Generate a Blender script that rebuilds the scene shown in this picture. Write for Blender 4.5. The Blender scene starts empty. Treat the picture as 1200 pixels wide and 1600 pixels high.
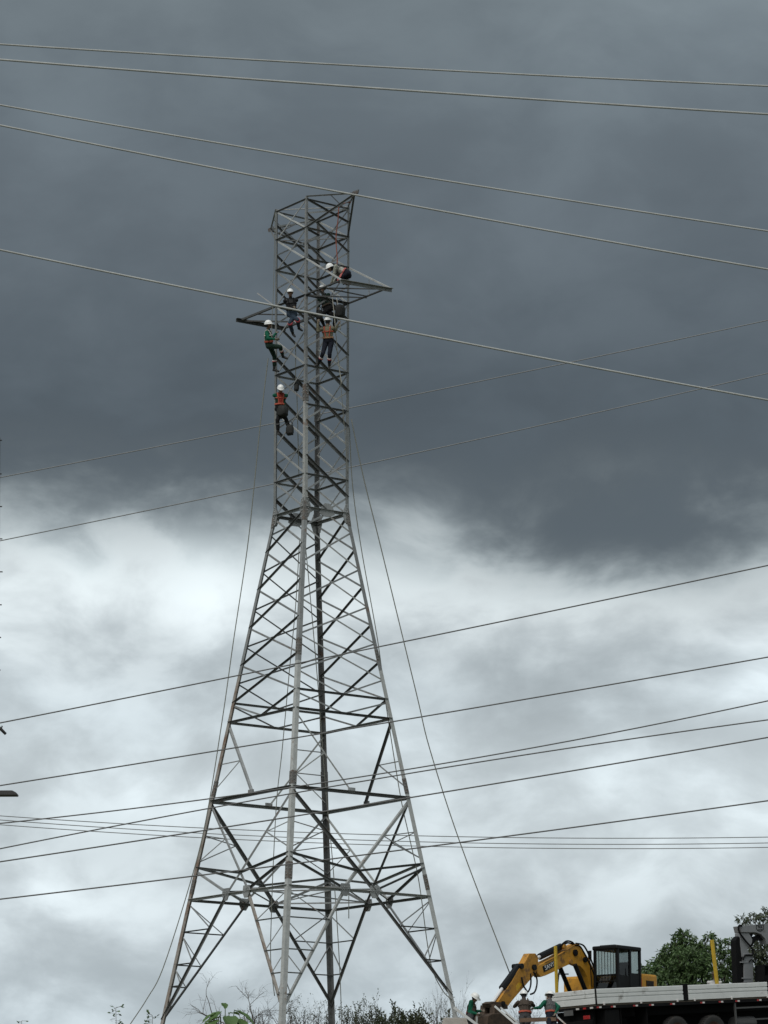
import bpy, bmesh, math, random
import numpy as np
from mathutils import Vector, Matrix, noise as mnoise
from mathutils.bvhtree import BVHTree
random.seed(7)
R = math.radians
SC = bpy.context.scene
COL = SC.collection

# ------------------------------------------------------------------ camera
F_PX = 5000.0                      # focal length in photograph pixels (1200 x 1600)
PITCH = R(12.861)
cam_d = bpy.data.cameras.new('camera')
cam_d.sensor_fit = 'VERTICAL'; cam_d.sensor_height = 36.0; cam_d.sensor_width = 27.0
cam_d.lens = F_PX / 1600.0 * 36.0
cam_d.clip_start = 0.5; cam_d.clip_end = 6000
cam = bpy.data.objects.new('camera', cam_d); COL.objects.link(cam)
cam.location = (0, 0, 0); cam.rotation_euler = (math.pi / 2 + PITCH, 0, 0)
SC.camera = cam

# ------------------------------------------------------------------ exposure
SC.view_settings.view_transform = 'Standard'
SC.view_settings.look = 'None'
SC.view_settings.gamma = 1.0
SC.view_settings.use_curve_mapping = False
EXPO = 0.7
SC.view_settings.exposure = EXPO
SC.cycles.max_bounces = 6
SC.cycles.transparent_max_bounces = 24

# ------------------------------------------------------------------ sun
SUN_EL, SUN_AZ = R(50), R(205)     # azimuth from +Y, clockwise: behind the camera, to its left
sun_d = bpy.data.lights.new('sun', 'SUN'); sun_d.energy = 1.35; sun_d.angle = R(45)
sun_d.color = (1.0, 0.97, 0.92)
sun = bpy.data.objects.new('sun', sun_d); COL.objects.link(sun)
sdir = Vector((math.sin(SUN_AZ) * math.cos(SUN_EL), math.cos(SUN_AZ) * math.cos(SUN_EL), math.sin(SUN_EL)))
sun.rotation_euler = sdir.to_track_quat('Z', 'Y').to_euler()
sun.location = (0, 0, 60)

# ------------------------------------------------------------------ sky
def lin(c):
    c = c / 255.0
    return c / 12.92 if c <= 0.04045 else ((c + 0.055) / 1.055) ** 2.4
def rgb(r, g, b, k=1.0): return (lin(r) * k, lin(g) * k, lin(b) * k, 1.0)

world = bpy.data.worlds.new('World'); SC.world = world; world.use_nodes = True
nt = world.node_tree; nt.nodes.clear()
def N(t, **kw):
    n = nt.nodes.new(t)
    for k, v in kw.items(): setattr(n, k, v)
    return n
def setin(n, i, v):
    if hasattr(v, 'links'): nt.links.new(v, n.inputs[i])
    else: n.inputs[i].default_value = v
def M(op, a, b=0.0, c=None, clamp=False):
    n = N('ShaderNodeMath', operation=op, use_clamp=clamp)
    setin(n, 0, a); setin(n, 1, b)
    if c is not None: setin(n, 2, c)
    return n.outputs[0]
def MR(v, a, b, c, d, interp='SMOOTHSTEP'):
    n = N('ShaderNodeMapRange', interpolation_type=interp)
    setin(n, 'Value', v); setin(n, 'From Min', a); setin(n, 'From Max', b); setin(n, 'To Min', c); setin(n, 'To Max', d)
    return n.outputs[0]
tc = N('ShaderNodeTexCoord'); sep = N('ShaderNodeSeparateXYZ'); nt.links.new(tc.outputs['Generated'], sep.inputs[0])
dx, dy, dz = sep.outputs
U = M('MULTIPLY', M('ARCTAN2', dx, dy), 57.2958)
V = M('MULTIPLY', M('ARCSINE', dz), 57.2958)
def px_u(x): return (x - 600) / F_PX * 57.3
def px_v(y): return 12.861 - math.degrees(math.atan((y - 800) / F_PX))
def blob(x, y, sx, sy):
    a = M('DIVIDE', M('SUBTRACT', U, px_u(x)), sx / 87.3)
    b = M('DIVIDE', M('SUBTRACT', V, px_v(y)), sy / 87.3)
    q = M('ADD', M('MULTIPLY', a, a), M('MULTIPLY', b, b))
    return M('EXPONENT', M('MULTIPLY', q, -1.0))
# cloud lumps: fractal noise in a gently warped direction space
wn = N('ShaderNodeTexNoise'); nt.links.new(tc.outputs['Generated'], wn.inputs['Vector']); wn.inputs['Scale'].default_value = 14; wn.inputs['Detail'].default_value = 2
wv = N('ShaderNodeVectorMath', operation='MULTIPLY_ADD'); nt.links.new(wn.outputs['Color'], wv.inputs[0]); wv.inputs[1].default_value = (0.035, 0.035, 0.035); nt.links.new(tc.outputs['Generated'], wv.inputs[2])
def cloud_noise(scale, detail, rough, off, zs):
    mp = N('ShaderNodeMapping'); nt.links.new(wv.outputs[0], mp.inputs[0]); mp.inputs['Scale'].default_value = (1, 1, zs); mp.inputs['Location'].default_value = off
    n = N('ShaderNodeTexNoise'); nt.links.new(mp.outputs[0], n.inputs['Vector']); n.inputs['Scale'].default_value = scale; n.inputs['Detail'].default_value = detail; n.inputs['Roughness'].default_value = rough
    return n.outputs['Fac']
nbig = cloud_noise(13, 2, 0.5, (3.1, 0.4, 1.7), 1.7)
nmid = cloud_noise(24, 7, 0.54, (4.7, 2.6, 0.9), 1.75)
lump = MR(nmid, 0.30, 0.70, -0.5, 0.5)
# the cloud base: a dark deck whose ragged lower edge hangs at about 13 degrees, pale cloud below it
shift = M('ADD', M('MULTIPLY', M('SUBTRACT', nbig, 0.5), 1.2), M('MULTIPLY', lump, 1.0))
for (bx, by, bsx, bsy, g) in [(860, 850, 170, 100, 0.85), (1100, 860, 190, 90, 0.75), (690, 820, 90, 70, -0.2), (200, 800, 260, 80, -0.15)]:
    shift = M('ADD', shift, M('MULTIPLY', blob(bx, by, bsx, bsy), g))
v2 = M('ADD', V, shift)
ramp = N('ShaderNodeValToRGB'); nt.links.new(MR(v2, 2.0, 24.0, 0.0, 1.0, 'LINEAR'), ramp.inputs[0])
ramp.color_ramp.interpolation = 'B_SPLINE'
stops = [(1600, (186, 198, 205)), (1450, (199, 209, 214)), (1330, (203, 213, 217)), (1200, (202, 212, 216)), (1060, (194, 205, 210)),
         (960, (210, 219, 222)), (885, (212, 221, 223)), (835, (172, 182, 185)), (785, (114, 123, 127)), (725, (82, 90, 95)), (640, (83, 92, 98)),
         (480, (91, 100, 106)), (300, (98, 107, 113)), (150, (103, 113, 119)), (0, (112, 122, 127))]
els = ramp.color_ramp.elements
for i, (y, c) in enumerate(stops):
    p = (px_v(y) - 2.0) / 22.0
    e = els[i] if i < 2 else els.new(p)
    e.position = p; e.color = rgb(*c)
# brightness inside the clouds
amp = MR(v2, 11.0, 14.0, 0.46, 0.12)
tex = M('ADD', M('MULTIPLY', lump, amp), M('MULTIPLY', M('SUBTRACT', nbig, 0.5), MR(v2, 11.0, 14.0, 0.38, 0.24)))
for (bx, by, bsx, bsy, g) in [(80, 900, 180, 75, 0.18), (310, 890, 110, 60, 0.15), (1190, 1075, 80, 70, 0.34), (1060, 1240, 220, 90, 0.20), (860, 1075, 210, 85, -0.26), (1130, 950, 130, 70, -0.18), (650, 1010, 110, 60, -0.10),
                              (190, 1340, 150, 55, -0.16), (240, 1235, 110, 40, 0.14), (50, 1400, 110, 45, 0.14), (620, 1180, 110, 90, 0.12), (180, 1040, 240, 60, -0.14), (1150, 20, 300, 160, 0.24),
                              (900, 420, 220, 120, 0.15), (60, 280, 160, 120, 0.12), (560, 640, 320, 130, -0.10), (970, 1440, 260, 50, -0.12), (660, 1520, 120, 60, 0.06), (330, 960, 60, 110, 0.10)]:
    tex = M('ADD', tex, M('MULTIPLY', blob(bx, by, bsx, bsy), g))
gain = M('EXPONENT', tex)
# overhead and behind the viewer the overcast thins to a lighter grey
over = MR(V, 22.0, 70.0, 0.0, 1.0)
gain = M('MULTIPLY', gain, M('ADD', 1.0, M('MULTIPLY', over, 1.3)))
cl = N('ShaderNodeVectorMath', operation='SCALE'); nt.links.new(ramp.outputs[0], cl.inputs[0])
nt.links.new(M('MULTIPLY', gain, 10.0 / 2 ** EXPO), cl.inputs['Scale'])
sky = N('ShaderNodeTexSky', sky_type='NISHITA', sun_disc=False)
sky.sun_elevation = SUN_EL; sky.sun_rotation = SUN_AZ
mix = N('ShaderNodeMix', data_type='RGBA'); mix.inputs[0].default_value = 0.97
nt.links.new(sky.outputs[0], mix.inputs[6]); nt.links.new(cl.outputs[0], mix.inputs[7])
bg = N('ShaderNodeBackground'); bg.inputs['Strength'].default_value = 0.1
nt.links.new(mix.outputs[2], bg.inputs['Color'])
wo = N('ShaderNodeOutputWorld'); nt.links.new(bg.outputs[0], wo.inputs['Surface'])

# ------------------------------------------------------------------ pixel <-> place
CP, SP = math.cos(PITCH), math.sin(PITCH)
def ray(x, y):
    u = (x - 600) / F_PX; v = (800 - y) / F_PX
    return Vector((u, CP - v * SP, SP + v * CP))
def at(x, y, Y):
    d = ray(x, y); return d * (Y / d.y)
def on_plane(x, y, p0, n):
    d = ray(x, y); return d * (p0.dot(n) / d.dot(n))
def proj(P):
    d = P.y * CP + P.z * SP; u = -P.y * SP + P.z * CP
    return 600 + F_PX * P.x / d, 800 - F_PX * u / d

# ------------------------------------------------------------------ materials
MATS = {}
def mat(name, color, rough=0.6, metal=0.0, var=0.12, scale=6.0, spot=None, spot_amt=0.5, spot_scale=3.0, bump=0.0, randv=0.0, spec=0.5):
    """noise-varied procedural surface; spot = second colour (rust, dirt) in patches"""
    if name in MATS: return MATS[name]
    m = bpy.data.materials.new(name); m.use_nodes = True; t = m.node_tree; n = t.nodes; l = t.links
    b = n['Principled BSDF']; b.inputs['Roughness'].default_value = rough; b.inputs['Metallic'].default_value = metal
    b.inputs['Specular IOR Level'].default_value = spec
    c = n.new('ShaderNodeTexCoord'); nz = n.new('ShaderNodeTexNoise'); l.new(c.outputs['Object'], nz.inputs['Vector'])
    nz.inputs['Scale'].default_value = scale; nz.inputs['Detail'].default_value = 6; nz.inputs['Roughness'].default_value = 0.65
    mr = n.new('ShaderNodeMapRange'); l.new(nz.outputs['Fac'], mr.inputs['Value'])
    mr.inputs['From Min'].default_value = 0.25; mr.inputs['From Max'].default_value = 0.75
    mr.inputs['To Min'].default_value = 1 - var; mr.inputs['To Max'].default_value = 1 + var
    fac = mr.outputs[0]
    if randv:
        oi = n.new('ShaderNodeObjectInfo'); r2 = n.new('ShaderNodeMapRange'); l.new(oi.outputs['Random'], r2.inputs['Value'])
        r2.inputs['To Min'].default_value = 1 - randv; r2.inputs['To Max'].default_value = 1 + randv
        mm = n.new('ShaderNodeMath'); mm.operation = 'MULTIPLY'; l.new(fac, mm.inputs[0]); l.new(r2.outputs[0], mm.inputs[1]); fac = mm.outputs[0]
    vm = n.new('ShaderNodeVectorMath'); vm.operation = 'SCALE'; vm.inputs[0].default_value = color[:3]; l.new(fac, vm.inputs['Scale'])
    out = vm.outputs[0]
    if spot:
        n2 = n.new('ShaderNodeTexNoise'); l.new(c.outputs['Object'], n2.inputs['Vector']); n2.inputs['Scale'].default_value = spot_scale
        n2.inputs['Detail'].default_value = 8; n2.inputs['Roughness'].default_value = 0.7
        m2 = n.new('ShaderNodeMapRange'); l.new(n2.outputs['Fac'], m2.inputs['Value'])
        m2.inputs['From Min'].default_value = 0.62 - 0.25 * spot_amt; m2.inputs['From Max'].default_value = 0.72 - 0.15 * spot_amt
        mx = n.new('ShaderNodeMix'); mx.data_type = 'RGBA'; l.new(m2.outputs[0], mx.inputs[0]); l.new(out, mx.inputs[6]); mx.inputs[7].default_value = (*spot[:3], 1)
        out = mx.outputs[2]
    l.new(out, b.inputs['Base Color'])
    if bump:
        bp = n.new('ShaderNodeBump'); bp.inputs['Strength'].default_value = bump; bp.inputs['Distance'].default_value = 0.02; l.new(nz.outputs['Fac'], bp.inputs['Height']); l.new(bp.outputs[0], b.inputs['Normal'])
    MATS[name] = m; return m
def glass(name, tint, gloss=0.25):
    m = bpy.data.materials.new(name); m.use_nodes = True; t = m.node_tree; t.nodes.clear()
    tr = t.nodes.new('ShaderNodeBsdfTransparent'); tr.inputs[0].default_value = (*tint, 1)
    gl = t.nodes.new('ShaderNodeBsdfGlossy'); gl.inputs['Roughness'].default_value = 0.03
    mx = t.nodes.new('ShaderNodeMixShader'); o = t.nodes.new('ShaderNodeOutputMaterial')
    mx.inputs[0].default_value = 0.05; t.links.new(tr.outputs[0], mx.inputs[1]); t.links.new(gl.outputs[0], mx.inputs[2]); t.links.new(mx.outputs[0], o.inputs[0])
    return m
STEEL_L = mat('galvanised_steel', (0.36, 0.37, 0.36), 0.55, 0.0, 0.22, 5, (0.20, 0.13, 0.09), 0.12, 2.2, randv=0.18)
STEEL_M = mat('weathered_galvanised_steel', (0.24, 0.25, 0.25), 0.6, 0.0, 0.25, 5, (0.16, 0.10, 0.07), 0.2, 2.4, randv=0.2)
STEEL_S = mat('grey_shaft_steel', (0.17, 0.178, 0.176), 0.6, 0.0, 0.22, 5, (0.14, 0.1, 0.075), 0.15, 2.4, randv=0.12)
STEEL_A = mat('underside_shade_arm_steel', (0.055, 0.057, 0.057), 0.65, 0.0, 0.25, 6, (0.07, 0.05, 0.04), 0.2, 2.5, randv=0.2)  # underside shade of the cross-arms put into the steel colour
STEEL_D = mat('weathered_shaded_steel', (0.12, 0.124, 0.124), 0.65, 0.0, 0.3, 6, (0.09, 0.06, 0.045), 0.25, 2.5, randv=0.25)  # weathered steel, its colour also carrying the underside shade of the braces
STEEL_R = mat('rust_stained_steel', (0.27, 0.25, 0.225), 0.7, 0.0, 0.25, 4, (0.16, 0.095, 0.06), 0.5, 1.3, randv=0.1)
BOLT = mat('bolted_splice_steel', (0.14, 0.135, 0.125), 0.6, 0.0, 0.4, 12, (0.12, 0.075, 0.05), 0.5, 6)

# ------------------------------------------------------------------ objects
def tag(o, label=None, cat=None, group=None, kind=None):
    if label: o['label'] = label
    if cat: o['category'] = cat
    if group: o['group'] = group
    if kind: o['kind'] = kind
    return o
def empty(name, loc, rot=None):
    o = bpy.data.objects.new(name, None); COL.objects.link(o); o.location = loc; o.empty_display_size = 0.3
    if rot is not None: o.rotation_euler = rot
    return o
def mesh_obj(name, verts, faces, m, parent=None, smooth=False, off=None):
    me = bpy.data.meshes.new(name)
    if off is not None: verts = [(v[0] - off[0], v[1] - off[1], v[2] - off[2]) for v in verts]
    me.from_pydata([tuple(v) for v in verts], [], faces); me.update()
    if smooth: me.polygons.foreach_set('use_smooth', [True] * len(me.polygons))
    if m is not None: me.materials.append(m)
    o = bpy.data.objects.new(name, me); COL.objects.link(o)
    if parent is not None: o.parent = parent
    return o
class MB:
    """collects pieces of one part"""
    def __init__(s): s.v = []; s.f = []
    def add(s, v, f):
        b = len(s.v); s.v += [tuple(p) for p in v]; s.f += [tuple(i + b for i in q) for q in f]; return s
    def box(s, c, d, rot=None):
        x, y, z = d[0] / 2, d[1] / 2, d[2] / 2
        v = [Vector((a, b, e)) for a in (-x, x) for b in (-y, y) for e in (-z, z)]
        if rot is not None: v = [rot @ p for p in v]
        v = [p + Vector(c) for p in v]
        return s.add(v, [(0, 1, 3, 2), (4, 6, 7, 5), (0, 4, 5, 1), (2, 3, 7, 6), (0, 2, 6, 4), (1, 5, 7, 3)])
    def bbox(s, a, b): return s.box([(a[i] + b[i]) / 2 for i in range(3)], [abs(b[i] - a[i]) for i in range(3)])
    def tube(s, pts, r, n=6, caps=True):
        pts = [Vector(p) for p in pts]; rs = r if isinstance(r, (list, tuple)) else [r] * len(pts)
        rings = []; ref = None
        for i, p in enumerate(pts):
            t = (pts[min(i + 1, len(pts) - 1)] - pts[max(i - 1, 0)]).normalized()
            if ref is None: ref = t.orthogonal().normalized()
            ref = (ref - t * ref.dot(t));
            ref = ref.normalized() if ref.length > 1e-6 else t.orthogonal().normalized()
            w = t.cross(ref)
            rings.append([p + (ref * math.cos(2 * math.pi * k / n) + w * math.sin(2 * math.pi * k / n)) * rs[i] for k in range(n)])
        v = [q for g in rings for q in g]; f = []
        for i in range(len(pts) - 1):
            for k in range(n):
                a = i * n + k; b = i * n + (k + 1) % n; f.append((a, b, b + n, a + n))
        if caps: f.append(tuple(range(n - 1, -1, -1))); f.append(tuple((len(pts) - 1) * n + k for k in range(n)))
        return s.add(v, f)
    def prism(s, poly, a, b, axis=1):
        """poly: 2D outline (x,z) swept along local axis y from a to b"""
        n = len(poly)
        v = [(p[0], a, p[1]) for p in poly] + [(p[0], b, p[1]) for p in poly]
        f = [tuple(range(n)), tuple(range(2 * n - 1, n - 1, -1))] + [(i, i + n, (i + 1) % n + n, (i + 1) % n) for i in range(n)]
        return s.add(v, f)
    def lathe(s, prof, axis_o, axis_d, n=16):
        """prof: list of (r, t)"""
        d = Vector(axis_d).normalized(); e = d.orthogonal().normalized(); w = d.cross(e); o = Vector(axis_o)
        v = []; f = []
        for (r, t) in prof:
            for k in range(n):
                a = 2 * math.pi * k / n; v.append(o + d * t + (e * math.cos(a) + w * math.sin(a)) * r)
        for i in range(len(prof) - 1):
            for k in range(n):
                a = i * n + k; b = i * n + (k + 1) % n; f.append((a, b, b + n, a + n))
        return s.add(v, f)
    def build(s, name, m, parent=None, smooth=False, off=None, bevel=0.0):
        o = mesh_obj(name, s.v, s.f, m, parent, smooth, off)
        bm = bmesh.new(); bm.from_mesh(o.data); bmesh.ops.recalc_face_normals(bm, faces=bm.faces); bm.to_mesh(o.data); bm.free()
        if bevel:
            md = o.modifiers.new('bevel', 'BEVEL'); md.width = bevel; md.segments = 2; md.limit_method = 'ANGLE'
        return o

# ------------------------------------------------------------------ ground
def ground_z(x, y):
    t = min(max((y - 4) / 92.0, 0), 1)
    z = -1.6 + 7.45 * t
    if y > 96: z += 0.35 * min((y - 96) / 14.0, 1)
    if y > 150: z -= min((y - 150) / 300.0, 1) * 7.0
    if y < -20: z = -1.6
    k = min(max((y - 10) / 60, 0), 1)
    z += k * 0.12 * mnoise.noise(Vector((x * 0.12, y * 0.12, 3.3))) + 0.02 * min(max(x, -30), 30) * min(max((y - 60) / 40, 0), 1) * (0.5 if x < 0 else 1)* 0.6
    return z
gx = sorted(set([-3000, -1500, -700, -350, -200, -120] + [-80 + 2.5 * i for i in range(65)] + [120, 200, 350, 700, 1500, 3000]))
gy = sorted(set([-2000, -800, -300, -100, -40] + [-20 + 2.5 * i for i in range(73)] + [175, 200, 240, 300, 380, 460, 700, 1200, 2200, 4000]))
gv = [(x, y, ground_z(x, y)) for y in gy for x in gx]
gf = [(j * len(gx) + i, j * len(gx) + i + 1, (j + 1) * len(gx) + i + 1, (j + 1) * len(gx) + i) for j in range(len(gy) - 1) for i in range(len(gx) - 1)]
GROUND = mat('grassy_earth', (0.075, 0.085, 0.045), 0.95, 0, 0.4, 0.6, (0.14, 0.105, 0.07), 0.5, 0.15, bump=0.4)
tag(mesh_obj('ground', gv, gf, GROUND, smooth=True), kind='structure')
# ------------------------------------------------------------------ lattice tower
TX, TY, YAW = -2.4576, 105.0, R(-8.327)
ANG = dict(F=-90, R=0, K=90, L=180)
ZW = 23.842                                     # waist, where the tapered body meets the straight shaft
ZT = 34.70
def leg_r(z): return 6.3449 - 0.21416 * z if z < ZW else 1.1909 + 0.00201 * z
def leg(k, z, dr=0.0):
    a = R(ANG[k]) + YAW; r = leg_r(z) + dr
    return Vector((TX + r * math.cos(a), TY + r * math.sin(a), z))
def zy(k, y):
    """height at which leg k is seen at picture row y"""
    lo, hi = 2.0, 40.0
    for _ in range(40):
        m_ = (lo + hi) / 2
        if proj(leg(k, m_))[1] > y: lo = m_
        else: hi = m_
    return (lo + hi) / 2
def zF(y): return zy('F', y)
def fpt(P, Q, t, z): return leg(P, z).lerp(leg(Q, z), t)
AX = Vector((TX, TY, 0))
tower = empty('transmission_tower', (TX, TY, 6.0))
tag(tower, 'tall grey steel lattice transmission tower with splayed legs and workers on it', 'tower')
TO = tower.location
def outward(A, B):
    m_ = (A + B) / 2 - AX; m_.z = 0
    n = Vector((B - A)); n.z = 0
    if n.length < 1e-3: return m_.normalized()
    n = Vector((n.y, -n.x, 0)).normalized()
    return n if n.dot(m_) > 0 else -n
def angle(name, A, B, w, style='B', m=None, nrm=None, t=None, parent=None, off=None):
    """an L-section bar from A to B. style D: free flange towards the viewer at the upper edge; B: away from the viewer"""
    A, B = Vector(A), Vector(B); t = t or max(0.008, w * 0.12)
    n = Vector(nrm) if nrm is not None else outward(A, B)
    a = (B - A).normalized(); n = (n - a * n.dot(a)).normalized()
    e1 = n.cross(a).normalized()
    if e1.z > 0: e1 = -e1
    toward = n if n.y < 0 else -n
    e2 = toward if style == 'D' else -toward
    o = -e1 * w / 2
    prof = [(0, 0), (w, 0), (w, t), (t, t), (t, w), (0, w)]
    v = [P + o + e1 * p + e2 * q for P in (A, B) for (p, q) in prof]
    f = [(0, 1, 2, 3, 4, 5), (11, 10, 9, 8, 7, 6)] + [(i, i + 6, (i + 1) % 6 + 6, (i + 1) % 6) for i in range(6)]
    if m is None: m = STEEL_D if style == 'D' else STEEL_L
    return mesh_obj(name, v, f, m, parent or tower, off=off if off is not None else TO)
def flush(ob):
    bm = bmesh.new(); bm.from_mesh(ob.data); bmesh.ops.recalc_face_normals(bm, faces=bm.faces); bm.to_mesh(ob.data); bm.free(); return ob

NEXT = dict(L=('F', 'K'), F=('R', 'L'), R=('K', 'F'), K=('L', 'R'))
def leg_bar(k, z0, z1, w0, w1, m, nm='leg'):
    """main leg: L-section with its corner outwards"""
    A, B = leg(k, z0), leg(k, z1); a = (B - A).normalized()
    out = Vector((math.cos(R(ANG[k]) + YAW), math.sin(R(ANG[k]) + YAW), 0)); v = []
    es = []
    for q in NEXT[k]:
        e = leg(q, z1) - leg(k, z1); e -= a * e.dot(a); es.append(e.normalized())
    for P, w in ((A, w0), (B, w1)):
        t = max(0.012, w * 0.1); P = P + out * w * 0.35
        for (p, q) in [(0, 0), (w, 0), (w, t), (t, t), (t, w), (0, w)]: v.append(P + es[0] * p + es[1] * q)
    f = [(0, 1, 2, 3, 4, 5), (11, 10, 9, 8, 7, 6)] + [(i, i + 6, (i + 1) % 6 + 6, (i + 1) % 6) for i in range(6)]
    return flush(mesh_obj(nm, v, f, m, tower, off=TO))
def splice(k, y0, y1, w):
    """bolted splice: cover angle with bolt heads"""
    z0, z1 = zy(k, y1), zy(k, y0)
    o = leg_bar(k, z0, z1, w, w, BOLT, 'splice_plate')
    mb = MB(); out = Vector((math.cos(R(ANG[k]) + YAW), math.sin(R(ANG[k]) + YAW), 0))
    n = max(3, int((z1 - z0) / 0.09))
    for q in NEXT[k]:
        e = (leg(q, z1) - leg(k, z1)); e.z = 0; e.normalize(); nn = Vector((e.y, -e.x, 0))
        if nn.dot(out) < 0: nn = -nn
        for i in range(n):
            z = z0 + (z1 - z0) * (i + 0.5) / n
            P = leg(k, z) + out * w * 0.35 + e * w * (0.35 if i % 2 else 0.7)
            mb.tube([P, P + nn * 0.03], 0.016, 6)
    mb.build('bolt', STEEL_M, o, off=TO)['kind'] = 'stuff'
    return o

FOOT = dict(L=zy('L', 1594), F=zy('F', 1580), K=zy('K', 1571), R=zy('R', 1556))
BASE = dict(L=5.75, F=5.7, K=6.0, R=7.0)
zC_, zD_, zE_ = 14.22, 12.06, 10.98
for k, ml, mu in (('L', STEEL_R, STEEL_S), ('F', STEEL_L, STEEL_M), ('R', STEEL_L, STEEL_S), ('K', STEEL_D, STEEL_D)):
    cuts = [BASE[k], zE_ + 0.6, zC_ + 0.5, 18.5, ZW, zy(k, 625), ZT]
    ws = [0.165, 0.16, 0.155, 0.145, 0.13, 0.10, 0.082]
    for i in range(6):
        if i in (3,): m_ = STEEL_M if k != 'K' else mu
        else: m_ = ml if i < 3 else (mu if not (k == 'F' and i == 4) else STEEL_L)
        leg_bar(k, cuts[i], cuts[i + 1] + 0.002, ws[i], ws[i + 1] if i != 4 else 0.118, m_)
for k, spans in dict(F=[(1203, 1224), (1345, 1372), (600, 626), (782, 812), (996, 1022)], L=[(1220, 1244), (1374, 1396), (798, 826)], R=[(1216, 1240), (1366, 1390), (795, 822), (1015, 1032)], K=[(1205, 1235), (640, 660), (795, 822)]).items():
    for (a, b) in spans: splice(k, a, b, 0.175 if b > 1100 else 0.15)

FACES = [('L', 'F'), ('F', 'R'), ('L', 'K'), ('K', 'R')]
def brace(P, Q, zp, zq, w, st, nm='diagonal_brace', m=None): return angle(nm, leg(P, zp), leg(Q, zq), w, st, m)
def horiz(P, Q, z, w, st='D', m=None, nm='horizontal_brace'): return angle(nm, leg(P, z), leg(Q, z), w, st, m)
# --- shaft: crossed bracing, panel points of neighbouring faces staggered by half a panel
n1 = [zF(y) for y in (794, 740, 684, 628, 570.5, 515, 461, 405, 356, 311)]
n2 = [ZW] + [zF(y) for y in (767, 711, 656, 600, 543, 488, 433, 380, 333, 311)]
for (P, Q) in FACES:
    stag = (P, Q) in (('F', 'R'), ('L', 'K'))
    zs = n2 if stag else n1
    for i in range(len(zs) - 1):
        a, b = zs[i], zs[i + 1]
        lowpart = a < 29
        if (P, Q) == ('L', 'F'):
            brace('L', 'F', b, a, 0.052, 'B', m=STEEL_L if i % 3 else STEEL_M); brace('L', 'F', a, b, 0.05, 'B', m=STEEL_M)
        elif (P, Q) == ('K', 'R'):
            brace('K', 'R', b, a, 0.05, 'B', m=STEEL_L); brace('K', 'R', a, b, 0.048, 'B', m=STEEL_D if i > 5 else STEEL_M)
        elif i == 0:                              # half panel: V down to the middle of the waist beam
            mid = fpt(P, Q, 0.5, ZW)
            angle('diagonal_brace', leg(P, b), mid, 0.085, 'D'); angle('diagonal_brace', leg(Q, b), mid, 0.06, 'B', STEEL_M)
        elif (P, Q) == ('F', 'R'):
            brace('F', 'R', b, a, 0.085 if lowpart else 0.06, 'D'); brace('F', 'R', a, b, 0.055, 'B', m=STEEL_M)
        else:
            brace('L', 'K', b, a, 0.085 if lowpart else 0.06, 'D'); brace('L', 'K', a, b, 0.05, 'B', m=STEEL_M)
for yF, faces in ((740, FACES), (631, [('F', 'R'), ('K', 'R')]), (570.5, FACES), (404, FACES), (356, FACES), (311, FACES)):
    for (P, Q) in faces: horiz(P, Q, zF(yF) - 0.004, 0.062 if yF != 311 else 0.05, 'D', m=STEEL_D if P != 'L' or Q == 'F' else STEEL_M)
# --- waist: beams and gusset plates
def plate(name, C, e1, pts, n, m, t=0.014, parent=None):
    n = Vector(n).normalized(); e1 = Vector(e1).normalized(); e2 = n.cross(e1)
    if e2.z < 0: e2 = -e2
    k = len(pts)
    v = [C + e1 * a + e2 * b - n * t for (a, b) in pts] + [C + e1 * a + e2 * b + n * t for (a, b) in pts]
    f = [tuple(range(k)), tuple(range(2 * k - 1, k - 1, -1))] + [(i, i + k, (i + 1) % k + k, (i + 1) % k) for i in range(k)]
    return flush(mesh_obj(name, v, f, m, parent or tower, off=TO))
for (P, Q) in FACES:
    angle('waist_beam', leg(P, ZW), leg(Q, ZW), 0.095, 'D', STEEL_M if (P, Q) != ('L', 'K') else STEEL_D)
    n = outward(leg(P, ZW), leg(Q, ZW)); e = leg(Q, ZW) - leg(P, ZW)
    if (P, Q) in (('F', 'R'), ('L', 'K')):
        plate('gusset_plate', fpt(P, Q, 0.5, ZW) + n * 0.03, e, [(-.3, -.1), (-.22, .12), (-.08, .26), (.12, .26), (.27, .1), (.33, -.1), (.1, -.2), (-.12, -.2)], n, STEEL_M)
    for k_ in (P, Q):
        s_ = 1 if k_ == P else -1
        g = plate('gusset_plate', leg(k_, ZW) + n * 0.045, e * s_, [(0, -.35), (.12, -.3), (.22, -.05), (.2, .1), (.1, .34), (0, .36)], n, STEEL_M)
        mb = MB()
        for i in range(9):
            pz = -0.3 + 0.075 * i; C = leg(k_, ZW) + n * 0.06 + e.normalized() * s_ * (0.05 if i % 2 else 0.1) + Vector((0, 0, pz))
            mb.tube([C, C + n * 0.02], 0.017, 6)
        mb.build('bolt', STEEL_L, g, off=TO)['kind'] = 'stuff'
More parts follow.
